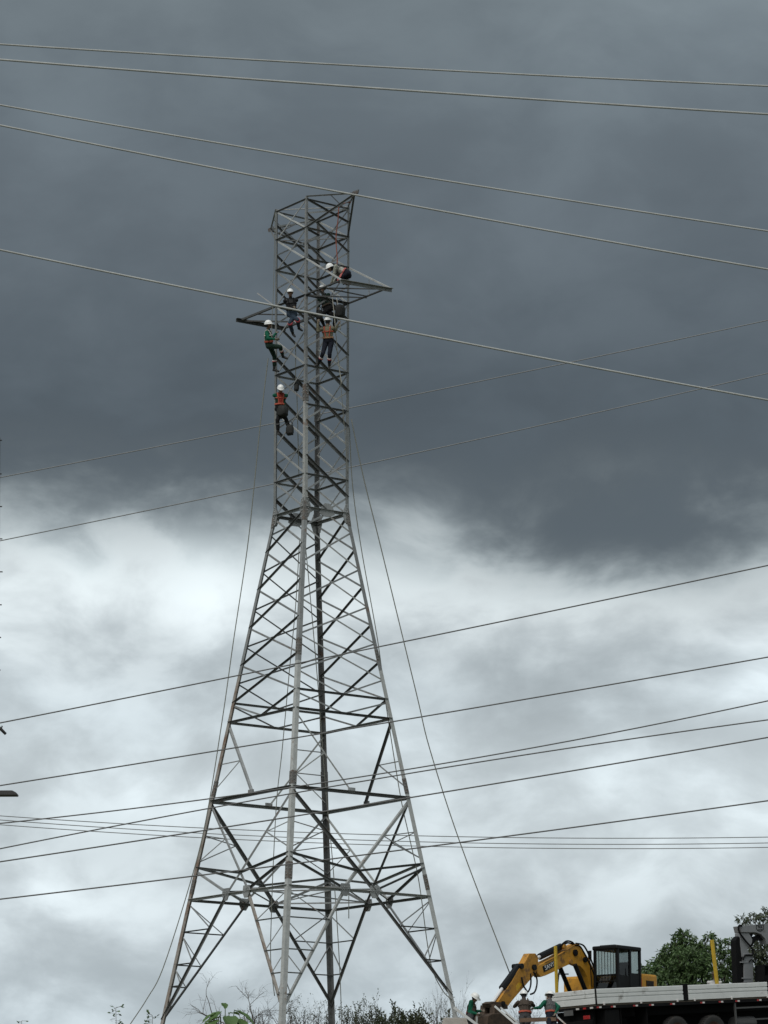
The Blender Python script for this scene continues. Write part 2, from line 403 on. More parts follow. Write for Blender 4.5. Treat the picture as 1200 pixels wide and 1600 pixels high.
# --- tapered body
zA1, zB = zF(1076), zF(1106)
m1 = [zF(y) for y in (797, 848, 904, 962, 1019, 1076)]
m2 = [zF(y) for y in (793, 821, 877, 934, 990, 1046, 1076)]
STY = {('L', 'F'): (('D', STEEL_D), ('B', STEEL_M)), ('K', 'R'): (('D', STEEL_D), ('B', STEEL_M)), ('F', 'R'): (('B', STEEL_M), ('B', STEEL_L)), ('L', 'K'): (('B', STEEL_D), ('B', STEEL_D))}
for (P, Q) in FACES:
    (su, mu_), (sd, md_) = STY[(P, Q)]             # rising towards Q / falling towards Q
    if (P, Q) in (('L', 'F'), ('K', 'R')):
        for i in range(5):
            brace(P, Q, m1[i + 1], m1[i], 0.062, su, m=mu_); brace(P, Q, m1[i], m1[i + 1], 0.055, sd, m=md_)
        mid = fpt(P, Q, 0.5, zB)
        angle('diagonal_brace', leg(P, zA1 - .08), mid, 0.055, 'B', STEEL_M); angle('diagonal_brace', leg(Q, zA1), mid, 0.06, 'D')
    else:
        mid = fpt(P, Q, 0.5, ZW - .1)
        angle('diagonal_brace', leg(P, m2[1]), mid, 0.055, 'B', STEEL_M); angle('diagonal_brace', leg(Q, m2[1]), mid, 0.055, 'B', STEEL_L)
        for i in range(1, 5):
            brace(P, Q, m2[i + 1], m2[i], 0.055, su, m=mu_); brace(P, Q, m2[i], m2[i + 1], 0.05, sd, m=md_)
        mid = fpt(P, Q, 0.5, zA1); mid2 = fpt(P, Q, 0.5, zB)
        d_ = STEEL_D if P == 'L' else STEEL_M
        for k_ in (P, Q):
            angle('diagonal_brace', leg(k_, m2[5]), mid, 0.052, 'B', d_); angle('diagonal_brace', leg(k_, zA1 - .1), mid2, 0.055, 'B', d_)
        horiz(P, Q, zA1, 0.07, 'D', m=STEEL_D if P == 'F' else STEEL_M)
    horiz(P, Q, zB, 0.078, 'D', m=STEEL_M if 'K' in (P, Q) else STEEL_D)
# --- window below the body: one strut per face to the middle of the belt, stitched to the leg
for (P, Q, st, m_) in (('L', 'F', 'B', STEEL_M), ('F', 'R', 'B', STEEL_L), ('R', 'K', 'D', STEEL_D), ('K', 'L', 'B', STEEL_L)):
    A = leg(P, zB - .12); B = fpt(P, Q, 0.5, zC_ + .06); Mi = A.lerp(B, 0.52)
    wv = 0.082 if P in 'LR' else 0.05
    angle('strut', A, B, wv, st, m_)
    n = outward(leg(P, zC_), leg(Q, zC_)); e = leg(Q, zC_) - leg(P, zC_)
    plate('bracket_plate', B + n * 0.02, e, [(-.12, -.06), (.14, -.06), (.14, .1), (-.12, .1)], n, STEEL_M, 0.03)
    angle('stitch_brace', Mi, leg(P, Mi.z), 0.036, 'B', STEEL_M); angle('stitch_brace', Mi, leg(P, zC_ + .35), 0.036, 'B', STEEL_M if P in 'LR' else STEEL_L)
    horiz(P, Q, zC_, 0.105, 'D', m=STEEL_D if P in 'LF' else STEEL_M, nm='belt_beam')
# --- lower belt, knee bracing and leg extensions
G = {}
for (P, Q) in FACES:
    n = outward(leg(P, zE_), leg(Q, zE_)); e = leg(Q, zE_) - leg(P, zE_)
    g1, g2 = fpt(P, Q, 0.39, zE_ + .05), fpt(P, Q, 0.60, zE_ + .05); G[(P, Q)] = (g1, g2)
    A, B = leg(P, zC_ - .12), leg(Q, zC_ - .12)
    heavy = {('L', 'F'): (('B', STEEL_M, .055), ('B', STEEL_M, .08)), ('F', 'R'): (('D', STEEL_D, .1), ('B', STEEL_L, .09)), ('L', 'K'): (('D', STEEL_D, .1), ('B', STEEL_M, .06)), ('K', 'R'): (('B', STEEL_L, .055), ('D', STEEL_D, .06))}[(P, Q)]
    angle('knee_brace', A, g2, heavy[0][2], heavy[0][0], heavy[0][1]); angle('knee_brace', B, g1, heavy[1][2], heavy[1][0], heavy[1][1])
    # crossing point of the two knee braces in the face
    def closest(a0, a1, b0, b1):
        u, v, w = a1 - a0, b1 - b0, a0 - b0
        s = (u.dot(v) * v.dot(w) - v.dot(v) * u.dot(w)) / (u.dot(u) * v.dot(v) - u.dot(v) ** 2); return a0 + u * s
    X = closest(A, g2, B, g1)
    front = 'F' in (P, Q)
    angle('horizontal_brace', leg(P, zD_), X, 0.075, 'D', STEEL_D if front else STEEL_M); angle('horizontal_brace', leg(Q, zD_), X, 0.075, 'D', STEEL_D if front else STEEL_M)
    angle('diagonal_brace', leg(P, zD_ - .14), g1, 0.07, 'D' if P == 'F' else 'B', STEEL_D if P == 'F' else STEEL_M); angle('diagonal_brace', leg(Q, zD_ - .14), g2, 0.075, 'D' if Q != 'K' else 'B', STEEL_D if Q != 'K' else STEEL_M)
    for (k_, g_, A_) in ((P, g2, A), (Q, g1, B)):
        Mi = A_.lerp(g_, 0.40)
        angle('stitch_brace', Mi, leg(k_, zD_ + 1.05), 0.034, 'B', STEEL_M if k_ != 'L' else STEEL_D); angle('stitch_brace', Mi, leg(k_, zD_ + .16), 0.036, 'B', STEEL_M)
    horiz(P, Q, zE_, 0.085, 'D', m=STEEL_L if front else STEEL_D, nm='belt_beam')
    for g_, s_ in ((g1, 1), (g2, -1)):
        gp = plate('gusset_plate', g_ + n * 0.05, e, [(-.2, -.06), (-.16, .16), (.18, .16), (.22, -.02), (.08, -.24), (-.1, -.24)], n, STEEL_M)
        mb = MB()
        for i in range(8):
            C = g_ + n * 0.07 + e.normalized() * (-0.13 + 0.09 * (i % 4)) + Vector((0, 0, -0.05 + 0.1 * (i // 4))); mb.tube([C, C + n * .02], .016, 6)
        mb.build('bolt', STEEL_L, gp, off=TO)['kind'] = 'stuff'
    for (k_, g_) in ((P, g1), (Q, g2)):
        A_ = g_ - Vector((0, 0, .1)); B_ = leg(k_, FOOT[k_])
        sty = {('L', 'F', 'L'): ('D', STEEL_D), ('L', 'F', 'F'): ('B', STEEL_R), ('F', 'R', 'F'): ('B', STEEL_L), ('F', 'R', 'R'): ('D', STEEL_D), ('L', 'K', 'L'): ('D', STEEL_D), ('L', 'K', 'K'): ('D', STEEL_D), ('K', 'R', 'K'): ('D', STEEL_D), ('K', 'R', 'R'): ('D', STEEL_M)}[(P, Q, k_)]
        angle('leg_brace', A_, B_, 0.08, sty[0], sty[1])
        levels = dict(L=(1457, 1508, 1542, 1575), F=(1432, 1482, 1519, 1553), K=(1474, 1524), R=(1451, 1501))[k_]
        prev = zE_ - .12
        for y_ in levels:
            z_ = zy(k_, y_); t_ = (A_.z - z_) / (A_.z - B_.z)
            if not 0 < t_ < 1: continue
            Q_ = A_.lerp(B_, t_)
            angle('stitch_brace', leg(k_, z_), Q_, 0.04, 'D', STEEL_D if k_ in 'LR' else STEEL_M)
            angle('stitch_brace', leg(k_, prev), Q_, 0.034, 'B', STEEL_M)
            prev = z_ - .08
# diaphragm inside the lower belt
def gp(P, Q, i): return G[(P, Q)][i] + Vector((0, 0, .03))
for a, b, w in ((gp('L', 'F', 0), gp('F', 'R', 1), .055), (gp('L', 'K', 1), gp('K', 'R', 0), .05), (gp('L', 'F', 1), gp('K', 'R', 0), .045), (gp('L', 'K', 0), gp('L', 'F', 0), .05), (gp('F', 'R', 1), gp('K', 'R', 1), .05),
                (gp('L', 'F', 1), gp('L', 'K', 1), .05), (gp('F', 'R', 0), gp('K', 'R', 0), .05), (gp('L', 'F', 1), gp('F', 'R', 0), .06), (gp('L', 'K', 1), gp('F', 'R', 0), .04)):
    angle('plan_brace', a, b, w, 'D', STEEL_M, nrm=(0, 0, -1))
# --- cross-arms: rectangular outriggers with an end beam on both sides
zA = zF(461)
def side_n(P, Q): return outward(leg(P, zA), leg(Q, zA))
s_len = (leg('F', zA) - leg('R', zA)).length
for (P, Q, over) in (('F', 'R', 0.24), ('K', 'L', 0.2)):
    n = side_n(P, Q); A, B = leg(P, zA), leg(Q, zA); e = (B - A).normalized()
    o1, o2 = A + n * s_len * 1.13, B + n * s_len * 1.21
    near = P == 'F'
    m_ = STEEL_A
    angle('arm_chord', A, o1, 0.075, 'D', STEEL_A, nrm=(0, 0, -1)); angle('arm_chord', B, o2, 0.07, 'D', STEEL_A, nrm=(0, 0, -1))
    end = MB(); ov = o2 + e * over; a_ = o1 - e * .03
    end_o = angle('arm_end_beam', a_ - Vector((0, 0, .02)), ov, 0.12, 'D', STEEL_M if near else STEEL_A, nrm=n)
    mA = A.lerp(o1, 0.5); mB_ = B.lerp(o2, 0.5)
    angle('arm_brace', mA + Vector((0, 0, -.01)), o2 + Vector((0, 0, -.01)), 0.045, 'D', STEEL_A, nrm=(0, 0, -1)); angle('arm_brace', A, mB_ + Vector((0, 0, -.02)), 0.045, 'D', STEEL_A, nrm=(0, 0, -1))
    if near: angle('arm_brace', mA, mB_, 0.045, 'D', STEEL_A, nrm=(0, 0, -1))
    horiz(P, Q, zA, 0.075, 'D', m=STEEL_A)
    zt = zF(404)
    if near:
        angle('arm_tie', leg(P, zt), o1 + Vector((0, 0, .05)), 0.05, 'B', STEEL_L, nrm=e); angle('arm_tie', leg(Q, zt), o2 + e * .2 + Vector((0, 0, .06)), 0.055, 'B', STEEL_L, nrm=e)
        angle('arm_hanger', (leg(Q, zt)).lerp(o2, .55), B.lerp(o2, .55), 0.025, 'B', STEEL_M, nrm=e)
    else:                                      # the far arm's tie is only half bolted on
        angle('loose_tie', at(402, 458, 105.6), at(446, 491, 105.2), 0.04, 'B', STEEL_M, nrm=(0, -1, 0))
horiz('L', 'F', zA, 0.06, 'D', m=STEEL_A); horiz('K', 'R', zA, 0.06, 'D', m=STEEL_A)
# --- earth-wire peaks at the top
z2 = zF(356)
for (P, Q) in (('F', 'R'), ('K', 'L')):
    n = side_n(P, Q); tip = fpt(P, Q, 0.5, ZT) + n * s_len * 0.90 - Vector((0, 0, .14))
    for k_ in (P, Q):
        angle('peak_chord', leg(k_, ZT), tip, 0.045, 'D', STEEL_M); angle('peak_tie', leg(k_, z2), tip - Vector((0, 0, .03)), 0.06, 'D', STEEL_D)
    plate('peak_plate', tip, n, [(-.16, -.1), (.16, -.04), (.2, .08), (-.12, .1)], (leg(Q, ZT) - leg(P, ZT)), STEEL_D, .02)
    Mi = fpt(P, Q, .5, ZT)
    angle('peak_chord', leg(P, ZT).lerp(tip, .5), leg(Q, z2).lerp(tip, .5), 0.035, 'B', STEEL_D); angle('peak_chord', leg(Q, ZT).lerp(tip, .5), leg(P, z2).lerp(tip, .5), 0.035, 'B', STEEL_D)
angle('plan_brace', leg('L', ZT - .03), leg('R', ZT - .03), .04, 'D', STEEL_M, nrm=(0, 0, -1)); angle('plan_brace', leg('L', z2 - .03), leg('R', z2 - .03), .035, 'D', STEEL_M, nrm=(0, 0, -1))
# step bolts up the right leg's foot and the near leg
for k_, za, zb in (('R', 7.1, 8.0), ('F', 24.2, 34.2)):
    out = Vector((math.cos(R(ANG[k_]) + YAW), math.sin(R(ANG[k_]) + YAW), 0)); z = za; i = 0
    while z < zb:
        e = (leg(NEXT[k_][i % 2], z) - leg(k_, z)); e.z = 0; e.normalize(); nn = Vector((e.y, -e.x, 0)); nn = nn if nn.dot(out) > 0 else -nn
        P_ = leg(k_, z) + out * .03 + e * .05
        if k_ == 'R' or i % 3 == 0: MB().tube([P_, P_ + nn * .13], .012, 6).build('step_bolt', STEEL_L, tower, off=TO)
        z += .16 if k_ == 'R' else .4; i += 1
# concrete footings
CONC = mat('concrete', (0.33, 0.31, 0.28), 0.9, 0, 0.2, 4, (0.2, 0.17, 0.13), 0.4, 2, bump=0.3)
for k_, lb in (('L', 'concrete footing under the rusty left leg of the tower'), ('F', 'concrete footing under the near leg of the tower'), ('R', 'concrete footing under the right leg of the tower, beside the worker'), ('K', 'concrete footing under the dark far leg of the tower')):
    P_ = leg(k_, BASE[k_]); g = ground_z(P_.x, P_.y) - .4; h = BASE[k_] + .05 - g if k_ == 'R' else max(BASE[k_] + .1 - g, .5)
    mb = MB(); a_, b_ = (.75, .42) if k_ == 'R' else (.5, .35)
    v = [Vector((sx * s + P_.x, sy * s + P_.y, g + t)) for (s, t) in ((a_, 0), (b_ + .1, h * .75), (b_, h)) for (sx, sy) in ((-1, -1), (1, -1), (1, 1), (-1, 1))]
    f = [(0, 3, 2, 1), (8, 9, 10, 11)] + [(r * 4 + i, r * 4 + (i + 1) % 4, r * 4 + 4 + (i + 1) % 4, r * 4 + 4 + i) for r in range(2) for i in range(4)]
    o = mb.add(v, f).build('concrete_footing', CONC, bevel=.03); tag(o, lb, 'footing', 'tower footings')
# ------------------------------------------------------------------ overhead wires
ALU = mat('aluminium_conductor', (0.35, 0.36, 0.345), 0.55, 0.0, 0.22, 3)
WIRE_D = mat('dull_dark_conductor', (0.12, 0.12, 0.12), 0.6, 0.0, 0.15, 4)
WIRE_G = mat('grey_line_conductor', (0.20, 0.205, 0.205), 0.6, 0.0, 0.15, 4)
def wire(name, label, group, pts, Y, dia, m, skew=0.0):
    """conductor hanging in one vertical plane: a parabola through the sighted points"""
    P = [at(x, y, Y) for (x, y) in pts]
    P = [at(x, y, Y + skew * p.x) for (x, y), p in zip(pts, P)]
    co = np.polyfit([p.x for p in P], [p.z for p in P], 2)
    x0, x1 = at(-150, 800, Y).x - 4, at(1350, 800, Y).x + 4
    n = 40
    line = [(x0 + (x1 - x0) * i / n, Y + skew * (x0 + (x1 - x0) * i / n), float(np.polyval(co, x0 + (x1 - x0) * i / n))) for i in range(n + 1)]
    o = MB().tube(line, dia / 2, 8).build(name, m, smooth=True)
    return tag(o, label, 'wire', group)
NW = 'thick near conductors'
wire('power_line', 'topmost pale thick conductor crossing the upper frame', NW, [(0, 69), (400, 94), (800, 115), (1200, 134.5)], 46, 0.030, ALU)
wire('power_line', 'second thick conductor from the top, just under the topmost', NW, [(0, 93), (400, 124.5), (800, 152.5), (1200, 178.5)], 44, 0.033, ALU)
wire('power_line', 'third thick conductor from the top, upper of the steep pair', NW, [(0, 164), (400, 233.5), (800, 299), (1200, 361)], 50, 0.031, ALU)
wire('power_line', 'fourth thick conductor from the top, passing the tower peak', NW, [(0, 195.5), (400, 275.5), (800, 349.5), (1200, 421)], 50, 0.033, ALU)
wire('power_line', 'fifth thick conductor, crossing the tower in front of the cross-arm workers', NW, [(0, 390.5), (400, 471.5), (545, 501), (1200, 625)], 52, 0.035, ALU)
TB = 'thin lines rising to the right'
wire('power_line', 'thin line against the dark cloud behind the tower, upper one', TB, [(0, 746), (350, 677.5), (545, 637.5), (650, 616), (1050, 533), (1200, 500)], 128, 0.042, WIRE_G)
wire('power_line', 'thin line under the dark cloud edge behind the tower, lower one', TB, [(0, 845), (350, 773), (531, 732), (650, 709), (1200, 583)], 128, 0.042, WIRE_G)
wire('power_line', 'thin dark line crossing the tower body below the waist', TB, [(0, 1129.5), (330, 1064), (650, 998.7), (900, 946.6), (1200, 883.5)], 84, 0.036, WIRE_D)
wire('power_line', 'thin dark line crossing the tower just under the body', TB, [(0, 1227.5), (310, 1178), (488, 1148), (670, 1118), (900, 1079.5), (1200, 1026.5)], 84, 0.036, WIRE_D)
wire('power_line', 'uppermost of the two lines that cross right of the tower belt', TB, [(0, 1288), (280, 1251.7), (452, 1229), (670, 1200.5), (900, 1155.5), (1200, 1094.5)], 88, 0.036, WIRE_D)
wire('power_line', 'lower of the two lines that cross right of the tower belt', TB, [(0, 1325), (280, 1274), (480, 1237), (645, 1204), (900, 1168), (1200, 1125)], 82, 0.034, WIRE_D)
wire('power_line', 'thin dark line meeting the right leg at the upper belt', TB, [(0, 1346.5), (280, 1304), (480, 1271.7), (690, 1238), (900, 1204), (1200, 1152)], 80, 0.036, WIRE_D)
wire('power_line', 'lowest dark line crossing the tower knee braces', TB, [(0, 1405), (280, 1371.7), (480, 1346.7), (690, 1320), (900, 1292.5), (1200, 1251)], 80, 0.036, WIRE_D)
FL = 'faint sagging lines far behind'
wire('power_line', 'top line of the three faint sagging lines far behind', FL, [(0, 1274.5), (300, 1293.5), (490, 1301), (690, 1306.5), (900, 1309.5), (1200, 1308)], 230, 0.06, WIRE_G)
wire('power_line', 'middle line of the three faint sagging lines far behind', FL, [(0, 1281), (300, 1301.5), (690, 1315.5), (900, 1319.5), (1200, 1317)], 232, 0.06, WIRE_G)
wire('power_line', 'bottom line of the three faint sagging lines far behind', FL, [(0, 1288.5), (300, 1308.5), (690, 1322.5), (900, 1326), (1200, 1324)], 234, 0.06, WIRE_G)

# ------------------------------------------------------------------ ropes on the tower
ROPE = mat('grey_green_rope', (0.17, 0.175, 0.15), 0.9, 0, 0.2, 30)
ROPE_L = mat('pale_rope', (0.38, 0.37, 0.32), 0.9, 0, 0.2, 30)
ROPE_R = mat('orange_sling', (0.24, 0.07, 0.045), 0.85, 0, 0.2, 20)
def catmull(P, k=6):
    P = [Vector(p) for p in P]; out = []
    for i in range(len(P) - 1):
        a, b, c, d = P[max(i - 1, 0)], P[i], P[i + 1], P[min(i + 2, len(P) - 1)]
        for j in range(k):
            t = j / k; out.append(0.5 * ((2 * b) + (c - a) * t + (2 * a - 5 * b + 4 * c - d) * t * t + (3 * b - a - 3 * c + d) * t ** 3))
    return out + [P[-1]]
def rope(label, pts, dia, m, name='rope', group='ropes on the tower'):
    o = MB().tube(catmull([at(*p) for p in pts]), dia / 2, 6).build(name, m, smooth=True)
    return tag(o, label, 'rope', group)
rope('long grey rope sagging left of the tower to the ground', [(419, 560, 104.2), (407, 660, 104.0), (397, 760, 103.8), (386, 860, 103.6), (365, 1000, 103.2), (348, 1120, 102.8), (322, 1280, 102.3), (297, 1380, 101.9), (255, 1512, 101.2), (230, 1560, 100.9), (205, 1598, 100.7), (196, 1612, 100.6)], .034, ROPE)
rope('grey rope running down alongside the right leg of the tower', [(546, 668, 104.9), (551, 760, 104.9), (565, 860, 104.9), (590, 1000, 104.8), (603, 1100, 104.7), (625, 1240, 104.6), (640, 1310, 104.5), (655, 1380, 104.4), (672, 1500, 104.3), (690, 1545, 104.2), (706, 1562, 104.2)], .032, ROPE)
rope('taut rope from the tower shaft down to the excavator arm', [(549, 655, 104.8), (567.5, 744, 104.8), (596, 859, 104.75), (650, 1081, 104.65), (672, 1172, 104.6), (720, 1320, 104.5), (797, 1522, 104.3)], .036, ROPE)
rope('hanging rope inside the tower left of the near leg', [(468, 845, 104.6), (462, 945, 104.6), (452, 1050, 104.6), (441, 1170, 104.6), (432.5, 1248, 104.5), (427, 1350, 104.5), (424, 1430, 104.5), (423, 1500, 104.5), (429, 1556, 104.5)], .03, ROPE)
rope('hanging rope inside the tower beside the dark far leg', [(474, 830, 105.4), (480, 880, 105.4), (497, 1073, 105.4), (508, 1220, 105.4), (520, 1350, 105.4), (529, 1480, 105.4), (533, 1570, 105.4), (533, 1612, 105.4)], .03, ROPE)
rope('short loose rope end dangling under the lower belt', [(545, 1390, 104.2), (545, 1415, 104.2), (545, 1435, 104.2)], .03, ROPE)
rope('hoist rope hanging inside the shaft with a dark block', [(462, 535, 104.4), (462, 590, 104.4), (464, 620, 104.4), (466, 700, 104.4), (467, 745, 104.4)], .03, ROPE)
rope('thin rope running up the outside of the left leg', [(430, 332, 104.95), (428.5, 400, 104.9), (427, 460, 104.9), (425, 500, 104.8), (424, 540, 104.7)], .022, ROPE)
rope('orange sling hanging from the right peak to the bent-over worker', [(548, 316, 103.9), (536, 318, 103.9), (530, 322, 103.9), (528, 345, 103.9), (525, 372, 103.9), (527, 405, 103.8), (526, 416, 103.8)], .035, ROPE_R)
rope('pale fall line hanging from the right arm past the hidden worker', [(519, 462, 104.2), (521, 480, 104.2), (524, 510, 104.1), (528, 560, 104.1), (534, 600, 104.1)], .03, ROPE_L)
rope('second pale fall line under the right arm, nearer the right leg', [(526, 466, 104.3), (530, 490, 104.3), (532, 515, 104.3)], .03, ROPE_L)
rope('thin work line from the worker in khaki down the right leg', [(520, 534, 104.0), (528, 555, 104.1), (534, 620, 104.2), (540, 690, 104.3), (543, 740, 104.4)], .022, ROPE)
BLK = mat('dark_tool_canvas', (0.02, 0.021, 0.02), 0.85, 0, 0.3, 14, bump=.4)
def block(label, x, y, Y, w, h, name, cat):
    C = at(x, y, Y); r = empty(name, C); tag(r, label, cat)
    body = MB().lathe([(0.001, -h / 2), (w * .42, -h / 2), (w * .5, -h * .3), (w * .48, h * .25), (w * .42, h * .42), (w * .3, h * .5), (.001, h * .5)], (0, 0, 0), (0, 0, 1), 18).build('body', BLK, r, smooth=True)
    for v_ in body.data.vertices: v_.co += Vector((mnoise.noise(v_.co * 9 + Vector((x, 0, 0))), mnoise.noise(v_.co * 9 + Vector((0, y, 0))), mnoise.noise(v_.co * 7))) * w * .16
    MB().tube([(-w * .38, 0, h * .4), (-w * .3, 0, h * .75), (0, 0, h * .95), (w * .3, 0, h * .75), (w * .38, 0, h * .4)], .014, 6).build('handle', BLK, r)
    return r
block('dark hoist block hanging on its rope inside the shaft', 463.5, 604, 104.35, .17, .30, 'hoist_block', 'hoist block')
block('black canvas bag in front of the worker on the left leg', 441.5, 643, 103.6, .38, .36, 'tool_bag', 'bag')
block('dark tool bag slung beside the boots of the left-leg worker', 453, 672, 103.7, .26, .34, 'tool_bag', 'bag')
block('dark canvas bag hanging under the right cross-arm', 531, 487, 104.3, .34, .46, 'tool_bag', 'bag')
block('small dark pouch hanging under the cross-arm beside the near leg', 499, 492, 104.2, .22, .32, 'tool_bag', 'bag')

# ------------------------------------------------------------------ people
def icopts():
    bm = bmesh.new(); bmesh.ops.create_icosphere(bm, subdivisions=2, radius=1.0); p = [v.co.copy() for v in bm.verts]; bm.free(); return p
ICO = icopts()
def hull(points):
    bm = bmesh.new()
    for p in points: bm.verts.new(p)
    r = bmesh.ops.convex_hull(bm, input=bm.verts)
    dead = [e for e in r['geom_interior'] if isinstance(e, bmesh.types.BMVert)] + [e for e in r['geom_unused'] if isinstance(e, bmesh.types.BMVert)]
    if dead: bmesh.ops.delete(bm, geom=list(set(dead)), context='VERTS')
    bm.verts.index_update(); v = [x.co.copy() for x in bm.verts]; f = [[q.index for q in fc.verts] for fc in bm.faces]; bm.free(); return v, f
def ball(c, r, M3=None):
    if isinstance(r, (int, float)): return [Vector(c) + p * r for p in ICO]
    return [Vector(c) + M3 @ Vector((p.x * r[0], p.y * r[1], p.z * r[2])) for p in ICO]
CLOTH = {}
def cloth(name, c, rough=.9): return mat('cloth_' + name, c, rough, 0, .22, 9, bump=.3, spec=.2)
SKIN = mat('skin', (0.20, 0.11, 0.07), 0.6, 0, .08, 20)
HELM = mat('white_helmet', (0.78, 0.78, 0.76), 0.35, 0, .05, 6)
BOOT = mat('black_leather_boot', (0.018, 0.017, 0.016), 0.6, 0, .2, 14)
GLOVE = mat('work_glove', (0.16, 0.13, 0.10), 0.9, 0, .2, 14)
HARN = mat('orange_harness_webbing', (0.34, 0.065, 0.035), 0.8, 0, .2, 20)
REFL = mat('pale_reflective_tape', (0.62, 0.55, 0.52), 0.5, 0, .1, 20)
REFR = mat('red_reflective_tape', (0.5, 0.07, 0.09), 0.6, 0, .1, 20)
HAIR = mat('black_hair', (.012, .010, .009), .7, 0, .3, 40)
EYE = mat('dark_eye', (0.02, 0.015, 0.012), .3)
def reach(P0, px, L, s):
    """the point seen at px that lies L away from P0; s>0 nearer to the viewer, s<0 farther"""
    d = ray(*px).normalized(); b = d.dot(P0); q = b * b - (P0.length_squared - L * L)
    if q <= 0:
        c = d * b; return P0 + (c - P0).normalized() * L
    t = b - math.sqrt(q) if s > 0 else b + math.sqrt(q)
    return d * t
def person(label, neck, Y, pelvis, head, face, look, arms, legs, col, group, bands=(), harness=True, vest=None, vest_w=.3, torso_s=1, foot=None, sc=1.0, helmet=True):
    """joints are sighted; bone lengths fix the depth. face: chest direction, look: head direction"""
    S = 1.0 * sc
    N_ = at(*neck, Y); Pv = reach(N_, pelvis, .50 * S, torso_s)
    up = (N_ - Pv).normalized(); fw = Vector(face); fw = (fw - up * fw.dot(up)).normalized(); sd = fw.cross(up).normalized()   # sd: person's right
    Hd = reach(N_, head, .185 * S, 1 if Vector(look).y < 0 else -1)
    lk = Vector(look).normalized(); hu = (Hd - N_).normalized() * .5 + up * .2 + Vector((0, 0, .3)); hu = (hu - lk * hu.dot(lk)).normalized(); hs = lk.cross(hu)
    HM = Matrix((hs, lk, hu)).transposed()
    TM = Matrix((sd, fw, up)).transposed()
    prims = []
    def cap(a, b, ra, rb, tg): prims.append((hull(ball(a, ra * S) + ball(b, rb * S)), Vector(a), Vector(b), ra * S, rb * S, tg))
    def lump(c, r, m3, tg): prims.append((hull(ball(c, [q * S for q in r], m3)), Vector(c), Vector(c), max(r) * S * .8, max(r) * S * .8, tg))
    # torso
    ch = N_ - up * .13 * S; wa = Pv + up * .17 * S
    prims.append((hull(ball(N_ - up * .055 * S, (.16 * S, .085 * S, .055 * S), TM) + ball(ch - up * .06 * S, (.195 * S, .128 * S, .13 * S), TM)), N_ - up * .05 * S, ch - up * .06 * S, .13 * S, .15 * S, 'top'))
    prims.append((hull(ball(ch - up * .06 * S, (.19 * S, .128 * S, .1 * S), TM) + ball(wa, (.172 * S, .125 * S, .08 * S), TM)), ch, wa, .15 * S, .14 * S, 'top'))
    prims.append((hull(ball(wa, (.172 * S, .125 * S, .07 * S), TM) + ball(Pv, (.182 * S, .13 * S, .1 * S), TM)), Pv + up * .03 * S, Pv - up * .03 * S, .15 * S, .16 * S, 'leg'))
    cap(N_ - up * .05 * S, N_ + (Hd - N_) * .6, .062, .055, 'skin')
    # head: skull, jaw, nose, ears
    lump(Hd + hu * .02 * S, (.077, .097, .10), HM, 'skin'); lump(Hd + lk * .022 * S - hu * .055 * S, (.058, .07, .06), HM, 'skin')
    lump(Hd + lk * .10 * S - hu * .015 * S, (.014, .02, .026), HM, 'skin')
    for s in (-1, 1): lump(Hd + hs * .08 * S * s - hu * .005 * S, (.014, .02, .032), HM, 'skin')
    # arms
    hands = []
    for s, (el, sE, wr, sW, curl) in zip((-1, 1), arms):
        sh = N_ - up * .075 * S + sd * (.195 * S) * s
        # pick the side whose shoulder is on the sighted side
        E = reach(sh, el, .29 * S, sE); W = reach(E, wr, .255 * S, sW)
        cap(sh, E, .07, .056, 'sleeve'); cap(sh - up * .01 * S, N_ - up * .05 * S + sd * .06 * S * s, .062, .06, 'top')
        cap(E, W, .054, .038, 'sleeve')
        hd = (W - E).normalized(); hn = hd.orthogonal().normalized()
        side = hd.cross(hn).normalized()
        pc = W + hd * .055 * S
        prims.append((hull(ball(W + hd * .01 * S, .028 * S) + ball(pc + side * .024 * S + hd * .03 * S, .017 * S) + ball(pc - side * .026 * S + hd * .03 * S, .017 * S)), W, pc + hd * .03 * S, .035 * S, .035 * S, 'hand'))
        for i, (o_, ln) in enumerate(((-.033, .068), (-.011, .078), (.012, .072), (.034, .056))):
            a0 = pc + side * o_ * S + hd * .03 * S; d1 = (hd + hn * curl * .5 + side * o_ * 2).normalized(); a1 = a0 + d1 * ln * .5 * S; d2 = (hd + hn * curl * 1.6 + side * o_ * 2).normalized(); a2 = a1 + d2 * ln * .5 * S
            cap(a0, a1, .0105, .0098, 'hand'); cap(a1, a2, .0098, .0088, 'hand')
        t0 = W + hd * .03 * S - side * .03 * S; t1 = t0 + (hd * .6 - side * .8 + hn * .3).normalized() * .04 * S; t2 = t1 + (hd + hn * .6).normalized() * .032 * S
        cap(t0, t1, .0125, .0115, 'hand'); cap(t1, t2, .0115, .0098, 'hand'); hands.append(W)
    # legs
    shins = []
    for s, (kn, sK, an, sA, toe) in zip((-1, 1), legs):
        hp = Pv - up * .04 * S + sd * .095 * S * s
        K_ = reach(hp, kn, .43 * S, sK); A_ = reach(K_, an, .41 * S, sA)
        cap(hp, K_, .1, .072, 'leg'); cap(K_, A_ + (K_ - A_) * .3, .072, .066, 'leg')
        cap(A_ + (K_ - A_) * .32, A_, .058, .05, 'boot')
        td = Vector(toe).normalized(); sh_ = (A_ - K_).normalized()
        td = (td - sh_ * td.dot(sh_) * .6).normalized()
        heel = A_ + sh_ * .055 * S - td * .03 * S; tp = A_ + sh_ * .065 * S + td * .17 * S
        cap(heel, A_ + sh_ * .05 * S + td * .08 * S, .042, .044, 'boot'); cap(A_ + sh_ * .05 * S + td * .08 * S, tp, .046, .034, 'boot')
        shins.append((K_, A_))
